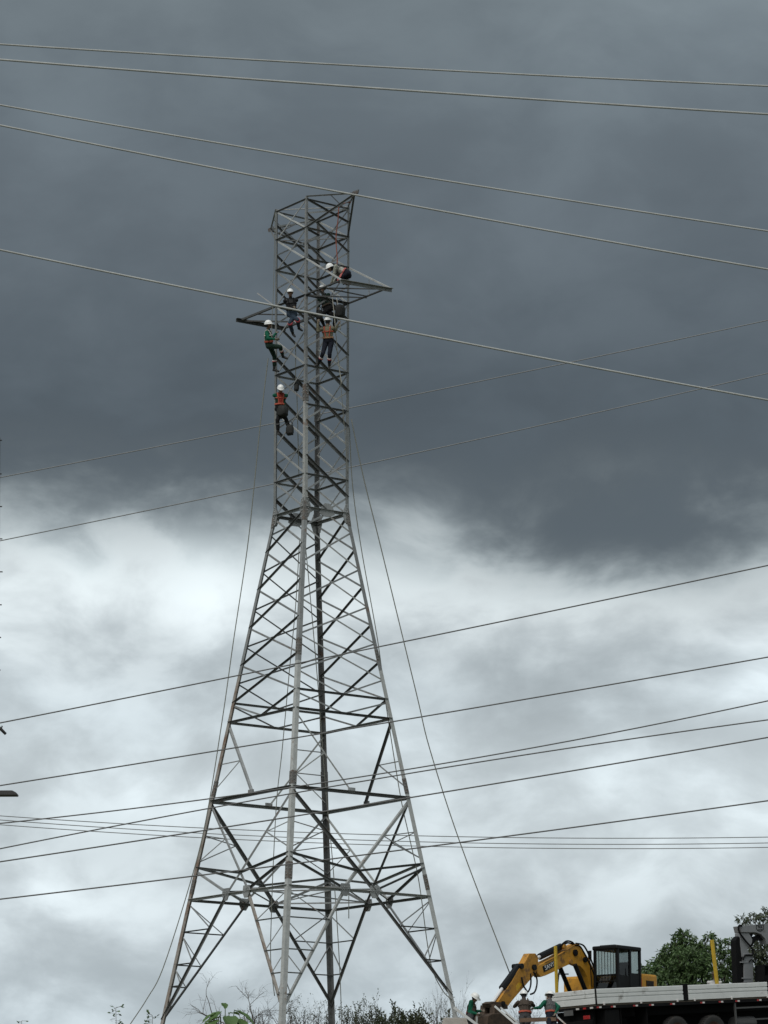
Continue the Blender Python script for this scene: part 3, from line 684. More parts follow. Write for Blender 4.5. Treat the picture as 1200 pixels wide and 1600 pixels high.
    root = empty('person', (Pv.x, Pv.y, min(Pv.z, shins[0][1].z, shins[1][1].z))); O = root.location
    vs, fs = [], []
    for p in prims:
        b = len(vs); vs += p[0][0]; fs += [[i + b for i in f] for f in p[0][1]]
    me = bpy.data.meshes.new('tmp'); me.from_pydata([tuple(v - O) for v in vs], [], fs)
    tmp = bpy.data.objects.new('tmp', me); COL.objects.link(tmp)
    md = tmp.modifiers.new('r', 'REMESH'); md.mode = 'VOXEL'; md.voxel_size = 0.0105
    sm = tmp.modifiers.new('s', 'SMOOTH'); sm.iterations = 2; sm.factor = .5
    dg = bpy.context.evaluated_depsgraph_get(); ev = tmp.evaluated_get(dg); body = bpy.data.meshes.new_from_object(ev)
    bpy.data.objects.remove(tmp); bpy.data.meshes.remove(me)
    nv = len(body.vertices); co = np.empty(nv * 3); body.vertices.foreach_get('co', co); co = co.reshape(-1, 3) + np.array(O)
    best = np.full(nv, 1e9); own = np.zeros(nv, int)
    tags = ['top', 'sleeve', 'leg', 'boot', 'skin', 'hand', 'hair']
    for p in prims:
        a, b = np.array(p[1]), np.array(p[2]); ab = b - a; L2 = max(ab @ ab, 1e-9)
        t = np.clip(((co - a) @ ab) / L2, 0, 1); d = np.linalg.norm(co - a - t[:, None] * ab, axis=1) - (p[3] + (p[4] - p[3]) * t)
        w = d < best; best[w] = d[w]; own[w] = tags.index(p[5])
    rel = co - np.array(Hd); own[(own == 4) & (rel @ np.array(lk) < .015 * S) & (rel @ np.array(hu) > -.075 * S) & (np.linalg.norm(rel, axis=1) < .15 * S)] = 6
    nrm = np.empty(nv * 3); body.vertices.foreach_get('normal', nrm); nrm = nrm.reshape(-1, 3)
    for i in range(nv):                                   # folds in the clothes
        if own[i] in (0, 1, 2):
            q = co[i]; k = mnoise.noise(Vector((q[0] * 13, q[1] * 13, q[2] * 9))) * .011 + mnoise.noise(Vector((q[0] * 30, q[1] * 30, q[2] * 22))) * .005
            co[i] += nrm[i] * k
    body.vertices.foreach_set('co', (co - np.array(O)).ravel())
    for tg in tags: body.materials.append(dict(top=col['top'], sleeve=col.get('sleeve', col['top']), leg=col['leg'], boot=BOOT, skin=SKIN, hand=col.get('hand', GLOVE), hair=HAIR)[tg])
    npol = len(body.polygons); ls = np.empty(npol, int); body.polygons.foreach_get('loop_start', ls); li = np.empty(len(body.loops), int); body.loops.foreach_get('vertex_index', li)
    pm = own[li[ls]]; body.polygons.foreach_set('material_index', pm); body.polygons.foreach_set('use_smooth', [True] * npol); body.update()
    bo = bpy.data.objects.new('body', body); COL.objects.link(bo); bo.parent = root
    pc = np.empty(npol * 3); body.polygons.foreach_get('center', pc); pc = pc.reshape(-1, 3) + np.array(O)
    def shell(name, mask, m, th):
        """a garment: the body surface where mask holds, lifted off by th"""
        idx = np.nonzero(mask)[0]
        if len(idx) < 4: return
        used = {}; vv = []; ff = []
        for i in idx:
            q = []
            for vi in body.polygons[i].vertices:
                if vi not in used: used[vi] = len(vv); vv.append(Vector(co[vi] - np.array(O)) + Vector(nrm[vi]) * th)
                q.append(used[vi])
            ff.append(q)
        o = mesh_obj(name, vv, ff, m, root, smooth=True)
        sd_ = o.modifiers.new('s', 'SOLIDIFY'); sd_.thickness = th * .9; sd_.offset = -1
    upn = np.array(up); pv = np.array(Pv); tz = (pc - pv) @ upn / S; sx = (pc - pv) @ np.array(sd) / S; fy = (pc - pv) @ np.array(fw) / S
    tors = (pm == 0) | (pm == 2)
    near_t = np.abs(sx) < .2
    if vest: shell('vest', (pm == 0) & (tz > .10) & (np.abs(sx) < vest_w), vest, .012)
    if harness:
        shell('waist_belt', tors & near_t & (tz > .09) & (tz < .145), col.get('belt', HARN), .026)
        strap = (pm == 0) & (tz > .15) & (np.abs(np.abs(sx) - (.06 + .12 * (tz - .15))) < .017)
        shell('shoulder_strap', strap, col.get('strap', HARN), .022)
        shell('chest_strap', (pm == 0) & near_t & (tz > .31) & (tz < .335), col.get('strap', HARN), .022)
    for (K_, A_) in shins:
        a = np.array(K_); ab = np.array(A_ - K_); t = ((pc - a) @ ab) / (ab @ ab); d = np.linalg.norm(pc - a - t[:, None] * ab, axis=1)
        for (t0, t1, m) in bands: shell('reflective_band', (d < .1 * S) & (t > t0) & (t < t1), m, .014)
    # helmet: dome with ridge and brim
    mb = MB(); hc = Hd + hu * .055 * S
    vv, ff = [], []; n = 20; rows = 7
    for j in range(rows):
        a = j / (rows - 1) * math.pi / 2; 
        for k in range(n):
            b = 2 * math.pi * k / n; r_ = math.cos(a); lx, ly, lz = .112 * r_ * math.cos(b), .135 * r_ * math.sin(b), .115 * math.sin(a)
            if abs(math.cos(b)) < .3: lz += .008 * math.sin(a)
            vv.append((hc + HM @ Vector((lx, ly, lz)) * S) - O)
    for j in range(rows - 1):
        for k in range(n): ff.append((j * n + k, j * n + (k + 1) % n, (j + 1) * n + (k + 1) % n, (j + 1) * n + k))
    ff.append(tuple((rows - 1) * n + k for k in range(n)))
    b0 = len(vv)
    for k in range(n):
        b = 2 * math.pi * k / n; ex = .018 + .05 * max(0, math.sin(b)) ** 2
        vv.append((hc + HM @ Vector(((.112 + ex * .6) * math.cos(b), (.135 + ex) * math.sin(b), -.008 - .012 * max(0, math.sin(b)))) * S) - O)
    for k in range(n): ff.append((b0 + k, b0 + (k + 1) % n, (k + 1) % n, k))
    ho = mesh_obj('helmet' if helmet else 'cap', vv, ff, HELM if helmet else C_BROWN, root, smooth=True); sdm = ho.modifiers.new('s', 'SOLIDIFY'); sdm.thickness = .006
    for s in (-1, 1):
        MB().lathe([(.001, -.008), (.009, -.004), (.009, .004), (.001, .008)], Hd + lk * .088 * S + hs * .032 * S * s + hu * .01 * S - O, lk, 8).build('eye', EYE, root, smooth=True)
    mb = MB(); mb.tube([Hd + lk * .094 * S - hs * .024 * S - hu * .062 * S - O, Hd + lk * .098 * S - hu * .064 * S - O, Hd + lk * .094 * S + hs * .024 * S - hu * .062 * S - O], .006, 6).build('mouth', mat('lips', (.16, .06, .05), .6), root)
    tag(root, label, 'person', group)
    return root
C_KHAKI = cloth('khaki', (.155, .145, .10)); C_GREEN = cloth('green', (.008, .085, .05)); C_NAVY = cloth('navy', (.012, .014, .022)); C_BLACK = cloth('black', (.012, .012, .013))
C_DGREY = cloth('dark_grey', (.05, .05, .052)); C_JEANS = cloth('blue_jeans', (.03, .045, .065)); C_GREY = cloth('grey', (.12, .12, .12)); C_BROWN = cloth('brown', (.065, .052, .042)); C_DGREEN = cloth('dark_green', (.014, .03, .022)); C_PALE = cloth('pale', (.42, .38, .36)); C_LGREY = cloth('pale_grey_green', (.30, .31, .27))
WT = 'line workers on the tower'
person('worker bent double over the right cross-arm in a pale shirt', (523, 419), 103.0, (543, 428), (516, 419), (-.55, -.1, -.85), (-.9, -.2, -.45),
       [((521, 433), 1, (517.5, 442), 1, .8), ((527, 434), -1, (519, 443), -1, .8)], [((526, 438), 1, (541, 440), 1, (-.9, 0, -.3)), ((530, 439), -1, (545, 440.5), -1, (-.9, 0, -.3))],
       dict(top=cloth('pale_shirt', (.36, .36, .32)), leg=C_NAVY, sleeve=C_LGREY, strap=C_GREY, belt=cloth('pink', (.42, .13, .12))), WT)
person('worker in a dark jacket seated on the left braces, looking out', (454, 466), 103.5, (456, 489), (453.5, 458.5), (.1, -1, 0), (-.05, -1, -.1),
       [((444.5, 476), 1, (452, 481), 1, .8), ((466, 476), 1, (460, 479), 1, .8)], [((453, 505), 1, (457.5, 521), -1, (.3, -.8, -.4)), ((465, 500), 1, (467, 512), -1, (.5, -.8, -.3))],
       dict(top=C_DGREY, leg=C_JEANS, sleeve=C_BLACK, strap=C_BLACK, belt=C_BLACK), WT, bands=((-.02, .1, REFR),))
person('worker in a green shirt leaning out from the left leg', (418.5, 516), 103.7, (420.5, 539.5), (419.5, 508), (.95, -.2, 0), (.9, -.3, .05),
       [((425, 528), -1, (431, 521), -1, .9), ((419, 529), 1, (430, 530), 1, .9)], [((429, 557), -1, (428.5, 577), 1, (.8, -.4, -.4)), ((438, 542), 1, (442, 556), -1, (.8, -.4, -.4))],
       dict(top=C_GREEN, leg=C_DGREEN, strap=REFL), WT, bands=((.30, .40, REFL), (.40, .45, REFR)))
person('worker in a khaki shirt and orange harness standing with his back turned', (511.5, 510.5), 103.7, (513, 533.5), (512, 503), (.15, 1, 0), (.5, .85, .1),
       [((497, 517), 1, (497, 505), 1, .9), ((523, 518), -1, (528, 507), -1, .9)], [((504.5, 552.5), 1, (497.5, 568), -1, (-.6, -.3, -.5)), ((515, 553), 1, (514.5, 571), -1, (0, -.8, -.5))],
       dict(top=C_KHAKI, leg=C_NAVY, belt=cloth('tan', (.30, .17, .10))), WT, bands=((.34, .44, REFL), (.44, .5, REFR)))
person('lowest worker on the left leg, red front and green sleeves, head bowed', (438, 614.5), 103.6, (438, 637.5), (438.5, 608.5), (.15, -1, 0), (.2, -.85, -.55),
       [((449.5, 627), 1, (445, 634), 1, .8), ((427.5, 624), 1, (432, 634), 1, .8)][::-1], [((433.5, 656.5), 1, (434.5, 676), -1, (.2, -.9, -.3)), ((447, 655), 1, (453, 672), -1, (.5, -.8, -.3))],
       dict(top=C_DGREEN, leg=C_BLACK, sleeve=C_GREEN), WT, bands=((.3, .38, C_GREY),), vest=cloth('red_front', (.2, .03, .022)), vest_w=.085)
person('dim worker crouching half hidden under the right cross-arm', (505, 461), 104.9, (512, 482), (503.5, 453), (-.5, -.8, 0), (-.5, -.85, .1),
       [((496, 472), 1, (497, 483), 1, .8), ((519, 472), 1, (523, 483), 1, .8)], [((500, 493), 1, (506, 508), -1, (-.4, -.8, -.3)), ((524, 494), 1, (522, 511), -1, (.2, -.8, -.3))],
       dict(top=C_DGREEN, leg=C_BLACK, strap=C_BLACK, belt=C_BROWN), WT)
GW = 'ground crew beside the excavator'
person('ground worker in green sleeves beside the right tower leg, looking down', (738.5, 1566), 102.2, (735, 1590.5), (741.5, 1559.5), (.9, -.2, 0), (.75, -.3, -.5),
       [((742, 1580), -1, (751, 1580), -1, .9), ((733.5, 1581), 1, (745, 1584), 1, .9)], [((736, 1611), 1, (734, 1630), -1, (1, -.2, 0)), ((739, 1611), 1, (738, 1630), -1, (1, -.2, 0))],
       dict(top=C_BROWN, leg=C_DGREY, sleeve=C_GREEN, strap=C_BROWN, belt=cloth('maroon', (.2, .02, .025))), GW, sc=1.06)
person('ground worker in a brown jacket with both hands raised to his face', (819.5, 1563), 101.4, (820.5, 1588), (818.5, 1555.5), (-.1, 1, 0), (-.2, 1, -.05),
       [((804, 1572.5), -1, (812.5, 1565), -1, .8), ((834, 1571.5), -1, (827, 1565), -1, .8)], [((817, 1608), 1, (816, 1628), -1, (0, 1, 0)), ((824, 1608), 1, (825, 1628), -1, (0, 1, 0))],
       dict(top=C_BROWN, leg=C_DGREY, strap=C_BROWN), GW, sc=1.06)
person('ground worker in a grey vest reaching left with a green sleeve', (858.5, 1564), 101.2, (861.5, 1588), (859, 1556.5), (-.55, .8, 0), (-.6, .75, -.05),
       [((844, 1574), 1, (834, 1575.5), 1, .9), ((873, 1573), 1, (868, 1583), 1, .8)], [((858, 1608), 1, (857, 1628), -1, (-.5, .8, 0)), ((865, 1608), 1, (866, 1628), -1, (-.4, .8, 0))],
       dict(top=C_GREY, leg=C_NAVY, sleeve=C_GREEN, strap=C_GREY), GW, sc=1.06, vest=cloth('vest_grey', (.085, .085, .085)))
# ------------------------------------------------------------------ flatbed truck with loader crane
PA = R(36); GRADE = 0.076
TD = Vector((math.cos(PA), math.sin(PA), GRADE)).normalized()
TIN = Vector((-math.sin(PA), math.cos(PA), 0)); TUP = TD.cross(TIN).normalized()
C0 = at(932, 1568.5, 102.5)                       # near rear corner of the load bed
truck = empty('flatbed_truck', C0); truck.rotation_euler = Matrix((TD, TIN, TUP)).transposed().to_euler()
tag(truck, 'flatbed truck with silver drop sides and a grey loader crane', 'truck')
TMI = Matrix((TD, TIN, TUP)).transposed().inverted()
def tl(x, y, yoff=0.0):
    """picture point on the truck's near side (shifted inwards by yoff) in truck coordinates"""
    return TMI @ (on_plane(x, y, C0 + TIN * yoff, TIN) - C0)
def tr(x, y):
    return TMI @ (on_plane(x, y, C0, TD) - C0)
SILV = mat('silver_drop_side', (0.66, 0.67, 0.66), 0.5, 0.0, .08, 3, (.32, .31, .29), .12, 1.6)
TBLK = mat('black_chassis_paint', (0.006, 0.006, 0.0065), .75, 0, .3, 6, spec=.15)
RUB = mat('tyre_rubber', (0.022, 0.021, 0.02), .85, 0, .3, 8, (.06, .05, .04), .3, 4)
REDL = mat('red_lens', (.35, .02, .02), .3); WHTL = mat('white_reflector', (.65, .62, .6), .35)
YEL = mat('yellow_stake_paint', (.55, .36, .03), .5, 0, .15, 8, (.2, .1, .03), .1, 5)
CRG = mat('grey_crane_paint', (.20, .205, .212), .45, 0, .08, 3, (.12, .11, .1), .1, 3)
RIM = mat('dusty_wheel_rim', (.12, .06, .05), .7, 0, .2, 6)
BEDW = 2.45; PH = 0.47
def drop_side(a, b, along='x', y=0.0):
    """ribbed aluminium drop side, 3 broad planks with grooves"""
    prof = [(0, 0), (-.03, 0), (-.03, .17), (-.004, .182), (-.004, .203), (-.03, .215), (-.03, .29), (-.004, .302), (-.004, .323), (-.03, .335), (-.03, PH - .02), (-.022, PH), (0, PH)]
    n = len(prof); v = []
    for s in (a, b):
        for (p, q) in prof: v.append((s, y + p, q) if along == 'x' else (p, s, q))
    f = [tuple(range(n)), tuple(range(2 * n - 1, n - 1, -1))] + [(i, i + n, (i + 1) % n + n, (i + 1) % n) for i in range(n)]
    o = MB().add(v, f).build('drop_side_panel', SILV, truck); return o
sx = lambda px, y=1560: tl(px, y).x
xg0, xg1, xe, xend = sx(1067), sx(1075.5), sx(1199.5), sx(1290)
drop_side(0.02, xg0); drop_side(xg1, xe); drop_side(xe + .1, xend)
tg = drop_side(0.03, BEDW - .03, 'y'); tg.name = 'tailgate_panel'
for (a, b) in ((0.02, xg0), (xg1, xend)):
    v0 = drop_side(a, b, y=BEDW + .03)
MB().bbox((xg0 + .01, -.02, -.03), (xg1 - .01, .06, PH + .05)).build('bed_post', TBLK, truck, bevel=.008)
MB().bbox((xe + .01, -.02, -.03), (xe + .09, .06, PH + .04)).build('bed_post', TBLK, truck, bevel=.008)
MB().bbox((-.022, -.022, -.04), (.018, .02, PH - .01)).build('bed_post', TBLK, truck, bevel=.008)
MB().bbox((-.04, BEDW - .02, -.04), (.02, BEDW + .04, PH + .03)).build('bed_post', SILV, truck, bevel=.008)
MB().bbox((0, .0, -.06), (xend, BEDW, .0)).build('load_bed', mat('bed_boards', (.10, .08, .06), .8), truck)
MB().bbox((-.02, -.02, -.16), (xend, .06, -.062)).build('side_rail', TBLK, truck); MB().bbox((-.02, .06, -.16), (.06, BEDW, -.062)).build('rear_rail', TBLK, truck)
for y_ in (.75, 1.6): MB().bbox((.3, y_, -.42), (xend, y_ + .09, -.162)).build('chassis_rail', TBLK, truck)
for i in range(14): MB().bbox((.15 + i * .62, .06, -.16), (.23 + i * .62, BEDW, -.064)).build('cross_member', TBLK, truck)
# latches, reflectors
for px in (942, 1000, 1057, 1084, 1142, 1198):
    x_ = sx(px); MB().bbox((x_ - .03, -.06, -.05), (x_ + .03, -.031, .03)).build('latch', WHTL, truck, bevel=.006)
for px in (935, 957, 992, 1017, 1050, 1097, 1126, 1152, 1186):
    x_ = sx(px, 1572)
    MB().bbox((x_ - .09, -.034, -.135), (x_, -.021, -.085)).build('reflector', REDL, truck); MB().bbox((x_ + .004, -.034, -.135), (x_ + .10, -.021, -.085)).build('reflector', WHTL, truck)
for y_ in (.15, .5, .85, 1.9, 2.2):
    MB().bbox((-.04, y_, -.14), (-.021, y_ + .14, -.085)).build('tail_marker', WHTL if y_ != .5 else REDL, truck)
MB().bbox((-.05, 1.15, -.30), (-.03, 1.6, -.13)).build('number_plate', mat('plate', (.10, .10, .10), .6), truck)
MB().bbox((-.06, .25, -.62), (.03, 2.2, -.50)).build('underrun_bar', TBLK, truck, bevel=.01)
for y_ in (.35, 1.95): MB().bbox((-.05, y_, -.46), (.0, y_ + .3, -.34)).build('tail_light', REDL if y_ < 1 else mat('dark_red_lens', (.12, .01, .01), .3), truck, bevel=.01)
for x_, w_ in ((1.0, .02), (2.1, .02)): MB().bbox((x_, .03, -.95), (x_ + w_, .62, -.17)).build('mud_flap', TBLK, truck)
MB().bbox((.9, BEDW - .12, -1.15), (xend, BEDW - .06, -.17)).build('added_far_side_screen', TBLK, truck)  # added dark panel, closes off the bright sky under the bed
MB().bbox((.2, .4, -.9), (.26, BEDW - .2, -.17)).build('added_rear_screen', TBLK, truck)  # added dark sheet that keeps the space below the tail black
MB().bbox((.5, .9, -.95), (2.0, 2.2, -.43)).build('spare_wheel_box', TBLK, truck, bevel=.04)
for x_ in (2.4, 3.5): MB().tube([(x_, .3, -.75), (x_, BEDW - .3, -.75)], .09, 10).build('axle', TBLK, truck)
# tool box and under-slung rails
MB().bbox((.35, .03, -.8), (.95, .5, -.2)).build('tool_box', TBLK, truck, bevel=.02)
for px in (1150,):
    x_ = sx(px, 1585)
    MB().bbox((x_ - .03, -.0, -1.0), (x_ + .03, .05, -.16)).build('guard_post', mat('dull_grey_rail', (.07, .07, .07), .6), truck)
    for z_ in (-.36, -.75): MB().bbox((x_ + .031, .0, z_), (x_ + 2.2, .04, z_ + .05)).build('side_guard', MATS['dull_grey_rail'], truck)
    MB().tube([(x_ + .15, .35, -.85), (x_ + 1.0, .35, -.85)], .24, 16).build('fuel_tank', mat('tank', (.09, .09, .09), .5), truck, smooth=False)
def wheel(px, yc):
    c = tl(px, yc); x_, z_ = c.x, c.z
    w = empty('wheel', (x_, .16, z_)); w.parent = truck
    prof = [(.30, -.13), (.42, -.15), (.485, -.13), (.50, -.06), (.50, .06), (.485, .13), (.42, .15), (.30, .13)]
    MB().lathe(prof, (0, 0, 0), (0, 1, 0), 32).build('tyre', RUB, w, smooth=True)
    tr_ = MB()
    for k in range(36):
        a = 2 * math.pi * k / 36; Rm = Matrix.Rotation(-a, 3, 'Y'); tr_.box(Rm @ Vector((0, 0, .503)), (.045, .24, .016), Rm)
    tagd = tr_.build('tread', RUB, w); tagd['kind'] = 'stuff'
    MB().lathe([(.001, -.05), (.10, -.08), (.12, -.03), (.2, -.02), (.27, -.08), (.305, -.13), (.31, .0), (.001, .02)], (0, 0, 0), (0, 1, 0), 24).build('rim', RIM, w, smooth=True)
    a_ = [(x_ + .62 * math.cos(t), z_ + .62 * math.sin(t)) for t in [math.pi * i / 10 for i in range(11)]]; b_ = [(x_ + .60 * math.cos(t), z_ + .60 * math.sin(t)) for t in [math.pi * i / 10 for i in range(10, -1, -1)]]
    return w
wheel(1060, 1612); wheel(1117, 1610)
# yellow stakes
def stake(A, B, w=.085):
    A, B = Vector(A), Vector(B); mb = MB(); d = (B - A).normalized(); e = Vector((0, 1, 0)) - d * d.y; e.normalize(); g = d.cross(e)
    v = [P + e * a * w / 2 + g * b * w / 2 for P in (A, B) for (a, b) in ((-1, -1), (1, -1), (1, 1), (-1, 1))]
    mb.add(v, [(0, 1, 2, 3), (7, 6, 5, 4)] + [(i, (i + 1) % 4, (i + 1) % 4 + 4, i + 4) for i in range(4)]); mb.build('stake_post', YEL, truck, bevel=.008)
p_ = tr(866.5, 1552); q_ = tr(866, 1478); stake((.05, p_.y - .02, -.05), (.05, q_.y, q_.z), .08)
p_ = tl(1122, 1541, .06); q_ = tl(1113, 1468.5, .06); stake((p_.x, .08, p_.z - .3), (q_.x, .08, q_.z), .095)
# loader crane behind the (unseen) cab, drawn in a plane near the bed's middle
YC = .9
def cp(x, y): c = tl(x, y, YC); return (c.x, c.z)
def crane(name, pts, hw, m, yo=0.0, bev=.012): return MB().prism([cp(*p) for p in pts], YC - hw + yo, YC + hw + yo).build(name, m, truck, bevel=bev)
crane('crane_boom', [(1150.5, 1447.5), (1165, 1446), (1215, 1442), (1290, 1440), (1290, 1462), (1212, 1466), (1200, 1474), (1193, 1476), (1190.5, 1468), (1184, 1460.5), (1175, 1457.5), (1153, 1457.5)], .17, CRG)
crane('crane_column_head', [(1152, 1458), (1166, 1458), (1171.5, 1468), (1171, 1474), (1164, 1484), (1168, 1492), (1155, 1496), (1152.5, 1475)], .13, CRG)
crane('crane_column', [(1157, 1490), (1172, 1490), (1172, 1541), (1158, 1541)], .16, CRG)
crane('crane_mast_guard', [(1145, 1470), (1150, 1463), (1154, 1468), (1155, 1500), (1159, 1512), (1158, 1538), (1148, 1538)], .12, TBLK, .0)
crane('crane_cylinder', [(1168, 1478), (1176, 1464), (1184, 1461), (1190, 1468), (1188, 1470), (1180, 1469), (1172, 1480)], .07, TBLK)
crane('crane_hook_block', [(1164, 1458.5), (1176, 1458.5), (1172, 1467), (1170.5, 1466)], .06, TBLK)
hose = [(1153, 1447.5), (1149.5, 1446.5), (1147.8, 1450), (1149, 1456.5), (1153, 1463), (1160, 1472), (1167, 1480), (1170, 1486), (1169.5, 1493), (1163, 1493), (1158, 1494), (1155, 1500)]
MB().tube(catmull([(cp(*p)[0], YC - .19, cp(*p)[1]) for p in hose], 4), .032, 6).build('hydraulic_hose', TBLK, truck, smooth=True)
MB().tube(catmull([(cp(*p)[0], YC - .2, cp(*p)[1]) for p in [(1172, 1491), (1174, 1500), (1173, 1506), (1168, 1500), (1164, 1504)]], 4), .02, 6).build('hydraulic_hose', TBLK, truck, smooth=True)
for (a, b, c, d) in ((1152, 1503, 1166, 1505), (1155, 1528, 1168, 1530), (1160, 1493, 1171, 1495)):
    crane('crane_collar', [(a, b), (c, b), (c, d), (a, d)], .18, CRG, bev=.004)
for pts in ([(1177, 1509), (1200, 1508.5), (1200, 1511), (1177, 1511.5)], [(1177, 1511.6), (1179, 1511.6), (1179, 1534), (1177, 1534)], [(1198, 1511.2), (1200, 1511.2), (1200, 1533), (1198, 1533)], [(1187, 1511.6), (1198, 1511.6), (1198, 1533), (1187, 1533)], [(1179, 1526), (1187, 1525), (1187, 1534), (1179, 1534)]):
    crane('control_frame', pts, .22, TBLK, -.3, .006)
crane('crane_base', [(1143, 1537), (1215, 1534), (1215, 1542), (1143, 1545)], .8, TBLK, .1)
# badge on the crane boom: dark shield outline with small letters
def strip(pts, r, name, m): MB().tube([(cp(*p)[0], YC - .178, cp(*p)[1]) for p in pts], r, 4).build(name, m, truck)
strip([(1176, 1445.8), (1176.3, 1452), (1178.5, 1454.6), (1182, 1455.5), (1185.3, 1454.4), (1187.4, 1451.5), (1187.7, 1445.5), (1176, 1445.8)], .012, 'badge_outline', TBLK)
def text_mesh(name, s, size, m, parent, Mx):
    cu = bpy.data.curves.new('t', 'FONT'); cu.body = s; cu.size = size; cu.extrude = .004; cu.align_x = 'CENTER'; cu.align_y = 'CENTER'
    to = bpy.data.objects.new('t', cu); COL.objects.link(to); dg = bpy.context.evaluated_depsgraph_get()
    me = bpy.data.meshes.new_from_object(to.evaluated_get(dg)); bpy.data.objects.remove(to); me.materials.clear(); me.materials.append(m)
    o = bpy.data.objects.new(name, me); COL.objects.link(o); o.parent = parent; o.matrix_local = Mx; return o
RX = Matrix.Rotation(math.pi / 2, 4, 'X')
c_ = cp(1182, 1449.3); text_mesh('badge_lettering', 'TKA', .11, TBLK, truck, Matrix.Translation((c_[0], YC - .178, c_[1])) @ RX)
strip([(1179, 1453), (1185, 1452.8)], .010, 'badge_underline', TBLK)

# ------------------------------------------------------------------ excavator
PHI = R(50); FW = Vector((-math.cos(PHI), -math.sin(PHI), 0)); LF = Vector((math.sin(PHI), -math.cos(PHI), 0))
E0 = at(927, 1548, 107.6)
exc = empty('excavator', E0); exc.rotation_euler = Matrix((FW, LF, Vector((0, 0, 1)))).transposed().to_euler()
tag(exc, 'yellow excavator with black cab, its boom reaching left over the crew', 'excavator')
EMI = Matrix((FW, LF, Vector((0, 0, 1)))).transposed().inverted()
def ep(x, y, yo=0.0): c = EMI @ (on_plane(x, y, E0 + LF * yo, LF) - E0); return (c.x, c.z)
EY = mat('yellow_excavator_paint', (.56, .27, .025), .45, 0, .14, 3, (.16, .08, .03), .34, 2.5)
EYD = mat('dirt_streaked_yellow', (.46, .22, .03), .7, 0, .25, 5, (.13, .075, .04), .4, 3)
EB = mat('black_excavator_paint', (.006, .0065, .007), .45, 0, .2, 6, spec=.22)
MUD = mat('muddy_steel', (.06, .04, .027), .85, 0, .4, 8, (.10, .065, .04), .4, 5, bump=.5)
CHR = mat('chromed_rod', (.72, .73, .74), .3, 0, .05, 5)
def slab(name, pts, hw, m, yo=0.0, bev=.015): return MB().prism([ep(*p) for p in pts], yo - hw, yo + hw).build(name, m, exc, bevel=bev)
boom = slab('boom', [(835, 1510), (846, 1504), (864, 1495), (880, 1485), (894, 1476), (899, 1475), (904, 1480), (909, 1488), (916, 1500), (922, 1512), (927, 1526), (929, 1540), (929, 1552), (919, 1552), (917, 1540), (913, 1527), (908, 1517), (902, 1510.5), (894, 1507), (884, 1507.5), (872, 1513), (860, 1519), (848, 1524.5), (840, 1527), (835, 1521)], .13, EY)
slab('boom_top_plate', [(846, 1503.2), (864, 1494.2), (880, 1484.2), (893.5, 1475.2), (894, 1476), (880, 1485), (864, 1495), (846, 1504)], .16, EYD, bev=0)
stick = slab('stick', [(822.7, 1490), (832, 1490), (836, 1495), (837, 1511), (833, 1520), (825, 1530), (812, 1545), (798, 1561), (787, 1575), (779, 1574), (773, 1566), (783, 1551), (795, 1534), (803, 1519), (809, 1510), (816, 1503)], .125, EYD)
slab('stick_decal', [(801, 1541), (806, 1535), (811, 1538), (803, 1549)], .13, mat('bright_yellow_decal', (.62, .36, .02), .5), bev=0)
def rod(name, a, b, r, m, yo=0.0, par=None):
    A, B = ep(*a), ep(*b); return MB().tube([(A[0], yo, A[1]), (B[0], yo, B[1])], r, 12).build(name, m, exc)
rod('bucket_cylinder', (810, 1510), (784.5, 1544.5), .12, EB); rod('bucket_cylinder_rod', (785, 1544), (769, 1567), .055, CHR)
rod('stick_cylinder', (876, 1479), (843, 1495), .11, EB); rod('stick_cylinder_rod', (843, 1495), (834, 1499), .06, CHR)
for s in (-.32, .32): rod('boom_cylinder', (886, 1508), (903, 1549), .075, EB, s)
for (px, py, r_) in ((829, 1512, .1), (893, 1489, .11), (809, 1510, .09), (908, 1500, .09), (876, 1480, .08), (780, 1569, .09), (886, 1503, .08)):
    c = ep(px, py); MB().tube([(c[0], -.19, c[1]), (c[0], .19, c[1])], r_, 14).build('pivot_pin', EB if r_ > .085 else EYD, exc)
for k, pts in enumerate(([(827, 1519), (832, 1530), (831.5, 1542), (828, 1551), (822, 1554)], [(824, 1521), (824.5, 1537), (822, 1547), (818, 1552)], [(836, 1512), (833, 1522), (825, 1524), (820, 1520)], [(808, 1527), (811, 1540), (817, 1550)],
                        [(871, 1478), (880, 1471), (888, 1472), (894, 1477), (901, 1479), (908, 1490), (919, 1513), (924, 1526)], [(874, 1480), (883, 1473.5), (892, 1475.5), (900, 1477)], [(893, 1474.5), (905, 1478), (914, 1494), (922, 1514)])):
    MB().tube(catmull([(ep(*p)[0], .18 - .05 * (k % 3), ep(*p)[1]) for p in pts], 5), .03, 6).build('hydraulic_hose', EB, exc, smooth=True)
# boom lettering on a black patch
pc_ = ep(858.5, 1509.5, .135); a1, a2 = ep(850, 1514, .135), ep(866, 1505.5, .135); th = math.atan2(a2[1] - a1[1], a2[0] - a1[0])
ex_ = Vector((a2[0] - a1[0], 0, a2[1] - a1[1])); L_ = ex_.length; ex_.normalize(); ez_ = Vector((0, 1, 0)).cross(ex_) * -1
if ez_.z < 0: ez_ = -ez_
PO = Vector((pc_[0], .133, pc_[1]))
mb = MB(); v = [PO + ex_ * a * L_ * .62 + ez_ * b * .10 + Vector((0, c, 0)) for c in (0, .004) for (a, b) in ((-1, -1), (1, -1), (1, 1), (-1, 1))]
mb.add(v, [(0, 1, 2, 3), (7, 6, 5, 4)] + [(i, (i + 1) % 4, (i + 1) % 4 + 4, i + 4) for i in range(4)]).build('lettering_patch', EB, exc)
